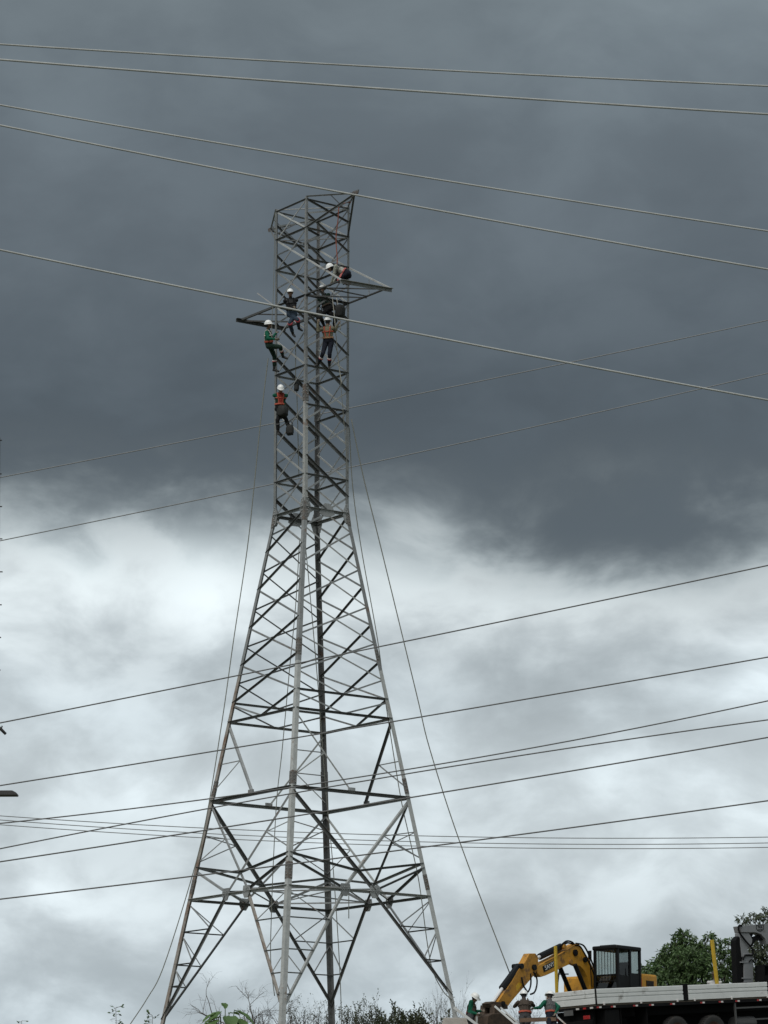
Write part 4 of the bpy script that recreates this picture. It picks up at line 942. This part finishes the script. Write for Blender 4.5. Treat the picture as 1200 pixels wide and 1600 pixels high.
# the viewer sees the boom's left flank: text runs from the tip end (left) to the cab
xr = -ex_ if ex_.x > 0 else ex_
Mx = Matrix((xr, Vector((0, 0, 1)) - xr * xr.z, Vector((0, 1, 0)))).transposed().to_4x4()
xr = xr.normalized(); zr = Vector((0, 1, 0)); yr = zr.cross(xr).normalized()
Mx = Matrix.Translation(PO + Vector((0, .007, 0))) @ Matrix((xr, yr, zr)).transposed().to_4x4()
text_mesh('boom_lettering', 'SANY', .21, mat('white_lettering', (.75, .75, .73), .5), exc, Mx)
# bucket, linkage
slab('bucket_link', [(758, 1568), (764, 1565), (775, 1566), (787, 1570), (788, 1577), (776, 1577), (770, 1574), (762, 1575)], .16, MUD)
slab('bucket_link', [(762, 1570), (772, 1571), (771, 1588), (760, 1590)], .10, MUD, .2); slab('bucket_link', [(762, 1570), (772, 1571), (771, 1588), (760, 1590)], .10, MUD, -.2)
bk = [(750, 1588), (757, 1584), (774, 1583), (786, 1587), (792, 1594), (796, 1606), (788, 1618), (772, 1622), (756, 1616), (748, 1604)]
slab('bucket', bk, .33, MUD, bev=.03)
for i in range(4):
    yo = -.33 + .22 * i; MB().prism([ep(*p) for p in [(748, 1600), (742, 1612), (741, 1616), (750, 1611)]], yo - .04, yo + .04).build('bucket_tooth', MUD, exc)
# house, counterweight, tracks, rails
MB().bbox((-2.0, -1.2, -.25), (-1.08, 1.22, .58)).build('engine_hood', EY, exc, bevel=.07)
MB().bbox((-1.75, 1.221, .18), (-1.32, 1.235, .36)).build('hood_grille', EB, exc, bevel=.004)
for i in range(4): MB().bbox((-1.74, 1.236, .20 + i * .042), (-1.33, 1.246, .215 + i * .042)).build('grille_slat', mat('grille_slat', (.05, .035, .02), .6), exc)
MB().bbox((-1.62, 1.221, .04), (-1.40, 1.232, .11)).build('hood_plate', mat('pale_plate', (.45, .38, .3), .5), exc)
MB().bbox((-1.06, 1.215, -.2), (-1.02, 1.24, .42)).build('hood_edge', mat('orange_reflector', (.5, .1, .03), .5), exc)
MB().bbox((-1.1, -1.25, -.25), (0.02, -.38, .52)).build('tool_tank', EY, exc, bevel=.09)
MB().bbox((-2.0, -1.2, -.45), (.35, 1.24, -.26)).build('house_deck', EB, exc, bevel=.02)
MB().lathe([(.001, -.75), (.6, -.75), (.6, -.46), (.001, -.46)], (-.75, 0, 0), (0, 0, 1), 24).build('slew_ring', EB, exc)
gz = ground_z(E0.x, E0.y) - E0.z
for s in (-1, 1):
    y0, y1 = s * 1.25 - .3, s * 1.25 + .3
    prof = [(-2.3, gz + .35), (-2.15, gz + .08), (-1.9, gz), (.7, gz), (.95, gz + .08), (1.1, gz + .35), (1.0, gz + .62), (.75, gz + .74), (-1.95, gz + .74), (-2.2, gz + .62)]
    MB().prism(prof, y0, y1).build('track', MUD, exc, bevel=.03)
rail = [(871, 1549), (871.5, 1535), (873, 1522), (876, 1510), (877, 1508)]
MB().tube([(ep(*p, -.7)[0], -.7, ep(*p, -.7)[1]) for p in rail], .028, 8).build('hand_rail', EB, exc, smooth=True)
a, b = ep(872.5, 1522, -.7), ep(888, 1522, -.7); MB().tube([(a[0], -.7, a[1]), (b[0], -.7, b[1])], .022, 8).build('hand_rail', EB, exc)
# cab
cx0, cx1, cy0, cy1 = .30, -1.02, .24, 1.25
cz0 = -.25; cz1 = (EMI @ (at(962, 1477.5, (E0 + FW * .3 + LF * 1.25).y) - E0)).z
def post(x, y, w=.075, dx=0): MB().box((x + dx, y, (cz0 + cz1) / 2), (w, w, cz1 - cz0)).build('cab_pillar', EB, exc, bevel=.012)
for (x, y) in ((cx0 - .04, cy0 + .04), (cx0 - .04, cy1 - .04), (cx1 + .04, cy0 + .04), (cx1 + .04, cy1 - .04), (-.42, cy1 - .04)): post(x, y, .085)
MB().box(((cx0 + cx1) / 2 + .02, (cy0 + cy1) / 2, cz1 - .04), (cx0 - cx1 + .06, cy1 - cy0 + .04, .14)).build('cab_roof', EB, exc, bevel=.04)
MB().bbox((cx0 - .1, cy0 + .2, cz1 + .031), (cx1 + .3, cy1 - .2, cz1 + .06)).build('roof_hatch', EB, exc, bevel=.01)
zs = EMI @ (at(962, 1521, (E0 + FW * .3 + LF * 1.25).y) - E0); zs = zs.z
MB().bbox((cx0 - .07, cy0 + .085, zs - .05), (cx0 - .012, cy1 - .085, zs)).build('window_bar', EB, exc)
MB().bbox((cx0 - .06, cy0 + .085, cz0), (cx0 - .02, cy1 - .085, -.02)).build('cab_panel', EB, exc)
MB().bbox((-.37, cy1 - .06, cz0), (cx0 - .085, cy1 - .02, .45)).build('cab_door_panel', EB, exc)
MB().bbox((cx1 + .085, cy1 - .06, cz0), (-.47, cy1 - .02, .55)).build('cab_panel', EB, exc); MB().bbox((cx1 + .02, cy0 + .085, cz0), (cx1 + .06, cy1 - .085, .5)).build('cab_panel', EB, exc)
MB().bbox((cx1 + .085, cy0 + .02, cz0), (cx0 - .085, cy0 + .06, .25)).build('cab_panel', EB, exc)
GLS = glass('tinted_cab_glass', (.78, .81, .80)); GLM = glass('smoked_cab_glass', (.55, .58, .58)); GLD = glass('dark_cab_glass', (.28, .30, .30))
def pane(a, b, m=GLS): MB().bbox(a, b).build('window_pane', m, exc)
pane((cx0 - .045, cy0 + .085, zs), (cx0 - .039, cy1 - .085, cz1 - .11)); pane((cx0 - .045, cy0 + .085, -.02), (cx0 - .039, cy1 - .085, zs - .05), GLD)
pane((-.37, cy1 - .045, .45), (cx0 - .085, cy1 - .039, cz1 - .11), GLM); pane((cx1 + .085, cy1 - .045, .55), (-.47, cy1 - .039, cz1 - .11)); pane((cx1 + .035, cy0 + .085, .5), (cx1 + .041, cy1 - .085, cz1 - .11)); pane((cx1 + .085, cy0 + .035, .25), (cx0 - .085, cy0 + .041, cz1 - .11))
for i in range(7):
    y_ = cy0 + .14 + i * (cy1 - cy0 - .28) / 6; MB().tube([(cx0 + .05, y_, zs - .25), (cx0 + .05, y_, cz1 - .12)], .011, 6).build('guard_bar', EB, exc)
for z_ in (zs - .25, cz1 - .14): MB().bbox((cx0 + .03, cy0 + .1, z_), (cx0 + .055, cy1 - .1, z_ + .03)).build('guard_rail', EB, exc)
MB().bbox((-.75, cy0 + .25, -.05), (-.3, cy1 - .3, .3)).build('seat', EB, exc, bevel=.05); MB().bbox((-.82, cy0 + .27, .3), (-.66, cy1 - .32, .95)).build('seat', EB, exc, bevel=.05)
MB().tube([(cx0 + .02, cy0 - .06, .1), (cx0 + .06, cy0 - .10, 1.0), (cx0 + .06, cy0 - .1, 1.12)], .016, 6).build('mirror_arm', EB, exc)
MB().bbox((cx0 + .03, cy0 - .18, 1.0), (cx0 + .06, cy0 - .04, 1.3)).build('mirror', EB, exc, bevel=.01)
MB().tube([(-.3, cy1 + .03, -.1), (-.3, cy1 + .05, .7)], .014, 6).build('grab_handle', EB, exc)

# person beyond the bed, mostly hidden by the yellow stake
person('figure in a pale shirt half hidden behind the leaning yellow stake', (1116.5, 1532), 108.6, (1117, 1556), (1116.5, 1524.5), (-.2, -1, 0), (-.3, -1, 0),
       [((1106, 1544), 1, (1108, 1554), 1, .6), ((1128, 1542), 1, (1128, 1553), 1, .6)], [((1113, 1575), 1, (1113, 1594), -1, (0, -1, 0)), ((1121, 1575), 1, (1121, 1594), -1, (0, -1, 0))],
       dict(top=cloth('off_white', (.5, .5, .49)), leg=C_DGREY, hand=SKIN), 'people by the truck', harness=False, helmet=False)
# loose galvanised bars around the crew
def bar(label, a, b, Y0, Y1, w, m=STEEL_L):
    A, B = at(*a, Y0), at(*b, Y1); mid = (A + B) / 2; r = None
    o = angle('steel_bar', A, B, w, 'B', m, nrm=(0, -1, .2), parent=None, off=(0, 0, 0)); o.parent = None
    tag(o, label, 'steel bar', 'loose tower bars around the crew'); return o
bar('pale galvanised bar leaning from the right tower foot to the ground', (709, 1574), (752, 1606), 101.9, 101.5, .085)
bar('upper of two pale bars leaning below the excavator bucket link', (773, 1572), (812, 1606), 101.6, 101.2, .065)
bar('lower of two pale bars leaning below the excavator bucket link', (782, 1574), (818, 1606), 102.0, 101.7, .05)
bar('short upright pale bar beside the ground worker in green sleeves', (745, 1588), (744.5, 1612), 101.9, 101.9, .06)
bar('pale bar slanting down right of the grey-vested worker', (869.5, 1587.5), (893, 1609), 100.9, 100.5, .045)
tb = bar('brown timber batten between the two workers with orange belts', (812, 1594), (869, 1592), 100.8, 100.8, .13, mat('wet_timber', (.11, .07, .045), .9, 0, .3, 8))
tb.name = 'timber_batten'; tb['category'] = 'timber'; del tb['group']
# ------------------------------------------------------------------ vegetation
def leafmat(name, c, tr=.25):
    m = bpy.data.materials.new(name); m.use_nodes = True; t = m.node_tree; n = t.nodes; l = t.links; b = n['Principled BSDF']
    g = n.new('ShaderNodeNewGeometry'); mr = n.new('ShaderNodeMapRange'); l.new(g.outputs['Random Per Island'], mr.inputs['Value']); mr.inputs['To Min'].default_value = .55; mr.inputs['To Max'].default_value = 1.5
    v = n.new('ShaderNodeVectorMath'); v.operation = 'SCALE'; v.inputs[0].default_value = c; l.new(mr.outputs[0], v.inputs['Scale']); l.new(v.outputs[0], b.inputs['Base Color'])
    b.inputs['Roughness'].default_value = .55
    td = n.new('ShaderNodeBsdfTranslucent'); l.new(v.outputs[0], td.inputs[0]); mx = n.new('ShaderNodeMixShader'); mx.inputs[0].default_value = tr
    l.new(b.outputs[0], mx.inputs[1]); l.new(td.outputs[0], mx.inputs[2]); l.new(mx.outputs[0], n['Material Output'].inputs[0]); return m
LEAF = leafmat('dark_tree_leaf', (.085, .14, .05)); LEAF2 = leafmat('grey_green_leaf', (.085, .105, .062)); LEAF3 = leafmat('olive_shrub_leaf', (.082, .094, .048)); BIGL = leafmat('fresh_broad_leaf', (.085, .15, .045))
BARK = mat('bark', (.075, .06, .045), .9, 0, .3, 10, bump=.5); TWIG = mat('dry_twig', (.115, .10, .085), .9, 0, .3, 10)
def leaf_quad(mb, P, d, nrm, L, W):
    d = d.normalized(); s = d.cross(nrm)
    s = s.normalized() if s.length > 1e-4 else d.orthogonal().normalized(); n = s.cross(d)
    mb.add([P, P + d * L * .45 + s * W / 2 - n * W * .12, P + d * L - n * L * .12, P + d * L * .45 - s * W / 2 - n * W * .12], [(0, 1, 2), (0, 2, 3)])
rnd = random.Random(11)
def rv(): return Vector((rnd.gauss(0, 1), rnd.gauss(0, 1), rnd.gauss(0, 1))).normalized()
def tree(label, name, base, clumps, leaf, n_per, L, W, trunk_r, group, droop=.5):
    """trunk, limbs to each clump, leaf tufts spread through the clump volumes"""
    base = Vector(base); root = empty(name, base); tag(root, label, 'tree', group)
    tk = MB(); top = Vector((sum(c[0].x for c in clumps) / len(clumps), sum(c[0].y for c in clumps) / len(clumps), min(c[0].z for c in clumps)))
    tk.tube([Vector((0, 0, -.3)), (top - base) * .5 + Vector((.1, 0, 0)), top - base + Vector((0, 0, .3))], [trunk_r, trunk_r * .75, trunk_r * .45], 8)
    for (c, r) in clumps:
        a = (top - base) * rnd.uniform(.5, .95); b = c - base; mid = a.lerp(b, .5) + Vector((0, 0, .15))
        tk.tube([a, mid, b], [trunk_r * .4, trunk_r * .25, trunk_r * .1], 6)
        for _ in range(5):
            e = b + Vector(r) * .0 + Vector((rv().x * r[0], rv().y * r[1], rv().z * r[2])) * .8; tk.tube([mid.lerp(b, .5), mid.lerp(e, .6) + Vector((0, 0, .05)), e], [trunk_r * .12, trunk_r * .08, trunk_r * .03], 4)
    tk.build('trunk', BARK, root, smooth=True)
    mb = MB()
    for (c, r) in clumps:
        for _ in range(int(n_per * r[0] * r[2])):
            q = rv(); k = rnd.uniform(.2, 1.12) ** .6 * (1 + .35 * mnoise.noise(q * 2.2 + c))
            P = c - base + Vector((q.x * r[0], q.y * r[1], q.z * r[2])) * k
            tip = (Vector((q.x, q.y, q.z * .4)) + rv() * .5 + Vector((0, 0, -.1))).normalized()
            for j in range(rnd.randint(5, 8)):              # a tuft of leaves at a twig end
                d = (tip + rv() * .9 + Vector((0, 0, -droop))).normalized(); leaf_quad(mb, P + rv() * .05, d, rv() + Vector((0, 0, 1.2)), L * rnd.uniform(.6, 1.2), W * rnd.uniform(.7, 1.2))
    mb.build('crown', leaf, root); return root
def cl(x, y, Y, rx, rz): c = at(x, y, Y); m_ = c.y * 1.0 / F_PX; return (c, (rx * m_, rx * m_ * .9, rz * m_))
TY1 = 122
g1_ = at(1072, 1560, TY1); g1_.z = ground_z(g1_.x, g1_.y)
tree('bushy dark green tree right of the excavator cab', 'tree', g1_, [cl(*a) for a in ((1068, 1476, TY1, 20, 19), (1052, 1492, TY1, 22, 20), (1040, 1512, TY1, 26, 20), (1020, 1520, TY1 - 1, 18, 14), (1075, 1505, TY1 - 1, 30, 26), (1100, 1482, TY1, 14, 13), (1098, 1502, TY1, 18, 20), (1045, 1536, TY1 - 1, 34, 18), (1088, 1530, TY1 - 1, 34, 22), (1107, 1461, TY1, 7, 5), (1066, 1458, TY1, 9, 7))], LEAF, 900, .18, .065, .16, 'trees behind the truck')
TY2 = 126
g2_ = at(1175, 1560, TY2); g2_.z = ground_z(g2_.x, g2_.y)
tree('looser grey-green tree seen behind and above the crane', 'tree', g2_, [cl(*a) for a in ((1162, 1437, TY2, 12, 8), (1180, 1434, TY2, 14, 9), (1200, 1430, TY2, 14, 14), (1190, 1480, TY2, 22, 18), (1180, 1502, TY2, 24, 20), (1205, 1500, TY2, 24, 30), (1160, 1520, TY2, 18, 16), (1230, 1460, TY2, 26, 34), (1182, 1525, TY2, 24, 14))], LEAF2, 480, .16, .055, .13, 'trees behind the truck')
TY3 = 124
g3_ = at(1132, 1560, TY3); g3_.z = ground_z(g3_.x, g3_.y)
tree('slim green tree between the leaning stake and the crane column', 'tree', g3_, [cl(*a) for a in ((1122, 1472, TY3, 10, 10), (1126, 1488, TY3, 9, 9), (1140, 1472, TY3, 6, 6), (1138, 1492, TY3, 11, 11), (1134, 1510, TY3, 16, 13), (1130, 1528, TY3, 18, 13))], LEAF, 700, .17, .06, .08, 'trees behind the truck')

def twig_tree(mb, P, d, L, r, depth, spread, up=.1, lm=None, leaves=None, lp=.4):
    pts = [P]; q = P.copy(); dd = d.normalized(); n = 4
    for i in range(n):
        dd = (dd + rv() * .22 + Vector((0, 0, up))).normalized(); q = q + dd * L / n; pts.append(q.copy())
    mb.tube(pts, [r * (1 - .45 * i / n) for i in range(n + 1)], 4 if depth < 2 else 5, caps=False)
    if leaves is not None and depth <= 1:
        for p in pts[1:]:
            if rnd.random() < lp: leaf_quad(leaves, p, dd + rv() * .9, rv(), lm[0] * rnd.uniform(.6, 1.2), lm[1])
    if depth > 0:
        for k in range(rnd.randint(2, 4)):
            i = rnd.randint(1, n); twig_tree(mb, pts[i], (dd + rv() * spread), L * rnd.uniform(.5, .75), r * .55, depth - 1, spread, up, lm, leaves, lp)
def shrub(label, x, ytop, Y, nst, L, r, depth, spread, fan, group, lm=None, lp=.4, leafm=None, name='shrub', up=.12):
    top = at(x, ytop, Y); gz_ = ground_z(top.x, Y); base = Vector((top.x, Y, gz_)); root = empty(name, base); tag(root, label, 'shrub', group)
    H = top.z - gz_; mb = MB(); lv = MB() if lm else None
    for i in range(nst):
        d = Vector((rnd.uniform(-fan, fan), rnd.uniform(-fan, fan) * .7, 1))
        twig_tree(mb, Vector((rnd.uniform(-.12, .12), rnd.uniform(-.12, .12), -.1)), d, H * L * rnd.uniform(.75, 1.05), r, depth, spread, up, lm, lv, lp)
    mb.build('branches', TWIG, root, smooth=True)
    if lm: lv.build('foliage', leafm or LEAF3, root)
    return root
SG = 'shrubs along the ridge'
shrub('bare branching shrub between the left and near tower legs', 378, 1552, 109, 11, .66, .036, 4, .95, .95, SG, up=-.02)
shrub('low bare twiggy shrub at the foot of the near tower leg', 418, 1566, 110, 9, .62, .024, 4, .9, .7, SG, up=0)
shrub('second bare twiggy shrub right of the near tower leg', 468, 1570, 112, 7, .6, .018, 4, .7, .4, SG, (.07, .03), .25)
shrub('twiggy shrub with few leaves left of the dark tower leg', 498, 1568, 113, 7, .6, .018, 4, .7, .4, SG, (.07, .03), .3)
shrub('wispy olive shrub just right of the dark far leg', 545, 1562, 114, 12, .52, .016, 3, .45, .28, SG, (.09, .035), .9)
shrub('wispy upright olive shrub with tall bare tips', 575, 1561, 113, 14, .52, .016, 3, .45, .3, SG, (.09, .035), .9)
shrub('thin upright shrub left of the dense leafy one', 598, 1568, 115, 10, .52, .015, 3, .45, .3, SG, (.08, .035), .8)
shrub('dense leafy green shrub in the middle of the ridge', 622, 1570, 112, 18, .5, .016, 3, .6, .42, SG, (.12, .055), 1.0)
shrub('second dense leafy green shrub, right of the first', 650, 1570, 112.5, 18, .5, .016, 3, .6, .4, SG, (.12, .055), 1.0)
shrub('bare upright twigs left of the right tower foot', 680, 1558, 114, 10, .64, .014, 3, .4, .22, SG, (.06, .025), .15)
shrub('bare thin twigs right behind the right tower foot', 704, 1564, 115, 9, .64, .013, 3, .4, .22, SG, (.06, .025), .12)
shrub('faint bare twigs behind the crew below the stick', 828, 1562, 118, 8, .6, .012, 4, .6, .35, SG, (.05, .02), .1)
shrub('faint bare twigs left of the excavator bucket', 724, 1566, 118, 6, .6, .012, 3, .5, .3, SG)
# nearer plants poking into the lower edge
def sprig(label, x, y, Y, H, n, lw, group='leafy sprigs at the lower edge'):
    top = at(x, y, Y); gz_ = ground_z(top.x, Y); base = Vector((top.x - .05, Y, gz_)); root = empty('leafy_sprig', base); tag(root, label, 'plant', group)
    P = top - base; st = MB(); pts = [Vector((0, 0, 0)), P * .5 + Vector((.04, 0, 0)), P]; c = catmull(pts, 5); st.tube(c, [.010 * (1 - .7 * i / len(c)) for i in range(len(c))], 5); lf = MB()
    for i in range(n):
        t = 1 - (i / n) ** 1.3 * (H / P.length); q = P * t; d = Vector((rnd.choice((-1, 1)) * rnd.uniform(.3, 1), rnd.uniform(-.6, .6), rnd.uniform(-.1, .5))); e = q + d.normalized() * lw * rnd.uniform(.6, 1.6)
        st.tube([q, e], .004, 4)
        for k in range(3): leaf_quad(lf, e + rv() * .01, d + rv() * .8, rv() + Vector((0, -.6, .6)), lw * rnd.uniform(.8, 1.3), lw * .55)
    st.build('stem', TWIG, root); lf.build('foliage', LEAF, root); return root
sprig('small leafy sprig left of the long rope', 181, 1574, 62, .45, 14, .07)
sprig('leafy sprig against the rusty left tower foot', 238, 1586, 62, .30, 12, .07)
sprig('tiny curled sprig at the lower left', 34, 1595, 62, .16, 6, .05)
# broad-leaved plant: every leaf a part
PB = at(352, 1600, 42); PB.z = ground_z(PB.x, 42); plant = empty('broad_leaf_plant', PB); tag(plant, 'fresh green broad-leaved plant at the lower edge near the left leg', 'plant')
st = MB(); heads = []
for (x, y, Y, dx, dy_, dz_, L) in ((338, 1584, 42, -.8, -.4, -.25, .17), (352, 1576, 42.1, -.2, .3, .7, .12), (366, 1579, 42, 1, -.3, -.35, .24), (345, 1590, 41.9, -1, -.5, -.1, .2), (362, 1594, 41.9, .8, -.6, -.3, .2), (354, 1588, 42.1, .3, -.8, -.4, .2), (335, 1598, 41.9, -.7, -.7, -.2, .18), (372, 1602, 42, .9, -.3, -.2, .2), (349, 1604, 41.8, -.2, -1, -.2, .2), (358, 1584, 42.2, .5, .5, .2, .15), (344, 1581, 42, -.5, -.8, -.3, .17), (360, 1588, 41.9, .2, -.9, -.3, .2), (341, 1594, 41.8, -.6, -.7, -.4, .19), (369, 1592, 41.9, .7, -.7, -.4, .2)):
    P = at(x, y, Y) - PB; d = Vector((dx, dy_, dz_)).normalized(); s = d.cross(Vector((0, 0, 1))).normalized(); n = s.cross(d)
    L *= 1.2
    st.tube(catmull([Vector((rnd.uniform(-.03, .03), 0, -.1)), P * .55 + Vector((0, 0, .05)), P], 4), .006, 5)
    v = []; f = []; rows = 6
    for i in range(rows + 1):
        t = i / rows; w = .36 * L * math.sin(math.pi * min(1, t * .92 + .06)) ** .8 * (1 if t < .6 else 1.0); c = P + d * L * t - Vector((0, 0, 1)) * L * .35 * t * t
        for k in (-1, -.5, 0, .5, 1): v.append(c + s * w * k * (1 if t < 1 else 0) + n * (abs(k) * w * .28 + .006 * math.sin(t * 16 + k)))
    for i in range(rows):
        for k in range(4): a = i * 5 + k; f.append((a, a + 1, a + 6, a + 5))
    mesh_obj('leaf', v, f, BIGL, plant, smooth=True)
st.build('stem', mat('green_stem', (.07, .1, .04), .7), plant)

# ------------------------------------------------------------------ steel pole with step bolts and a lamp at the left edge
DARK = mat('dark_pole_steel', (.035, .034, .033), .6, 0, .2, 5)
PY = 60.0
pb = at(-14, 1600, PY); zt_ = at(-14, 700, PY).z; gzp = ground_z(pb.x, PY)
pole = empty('utility_pole', (pb.x, PY, gzp)); tag(pole, 'dark steel pole with step bolts just entering at the left edge', 'pole')
hw = 14.3 * PY * 1.02 / F_PX; ptop = at(-13.9, 700, PY)
MB().tube([(at(-15.6, 1600, PY).x - pb.x, 0, -.3), (ptop.x - pb.x, 0, ptop.z - gzp), (at(-13.7, 684, PY).x - pb.x, 0, at(0, 684, PY).z - gzp)], hw, 16).build('shaft', DARK, pole, smooth=True)
for i, y in enumerate((688, 740.5, 791.5, 842, 893.5, 945, 996, 1047)):
    p = at(0, y, PY); e = at((3.0, 2.5, 3.2, 3.6, 4.0, 2.6, 1.6, 0.6)[i], y, PY).x - pb.x
    MB().tube([(e - .2, 0, p.z - gzp), (e - .004, 0, p.z - gzp), (e, 0, p.z - gzp)], [.011, .011, .016], 6).build('step_bolt', DARK, pole)
ins = [at(-12, 1128, PY), at(1, 1139, PY), at(9, 1147, PY)]
O_ = Vector((pb.x, PY, gzp))
MB().tube([q - O_ for q in ins], [.03, .03, .026], 8).build('bracket', DARK, pole, smooth=True); MB().tube([at(1.5, 1140, PY) - O_, at(3.5, 1134, PY) - O_], .014, 6).build('bracket_pin', DARK, pole)
LY = 50.0
lb = at(-40, 1250, LY); gzl = ground_z(lb.x, LY); lamp = empty('street_lamp', (lb.x, LY, gzl)); tag(lamp, 'dark flat street lamp head poking in at the left edge', 'street lamp')
OL = Vector((lb.x, LY, gzl)); q = [(-22, 1236.3), (20, 1236.3), (25.5, 1239), (28, 1241.2), (27.5, 1243.6), (-22, 1243.8)]
pl = [at(x, y, LY) - OL for (x, y) in q]
MB().prism([(p.x, p.z) for p in pl], -.11, .11).build('lamp_head', DARK, lamp, bevel=.006)
zl = pl[0].z; MB().tube(catmull([(0, 0, -.2), (0, 0, zl - 1.2), (0, 0, zl - .3), (.05, 0, zl - .04), (pl[0].x + .05, 0, zl - .035)], 5), .035, 10).build('lamp_post', DARK, lamp, smooth=True)
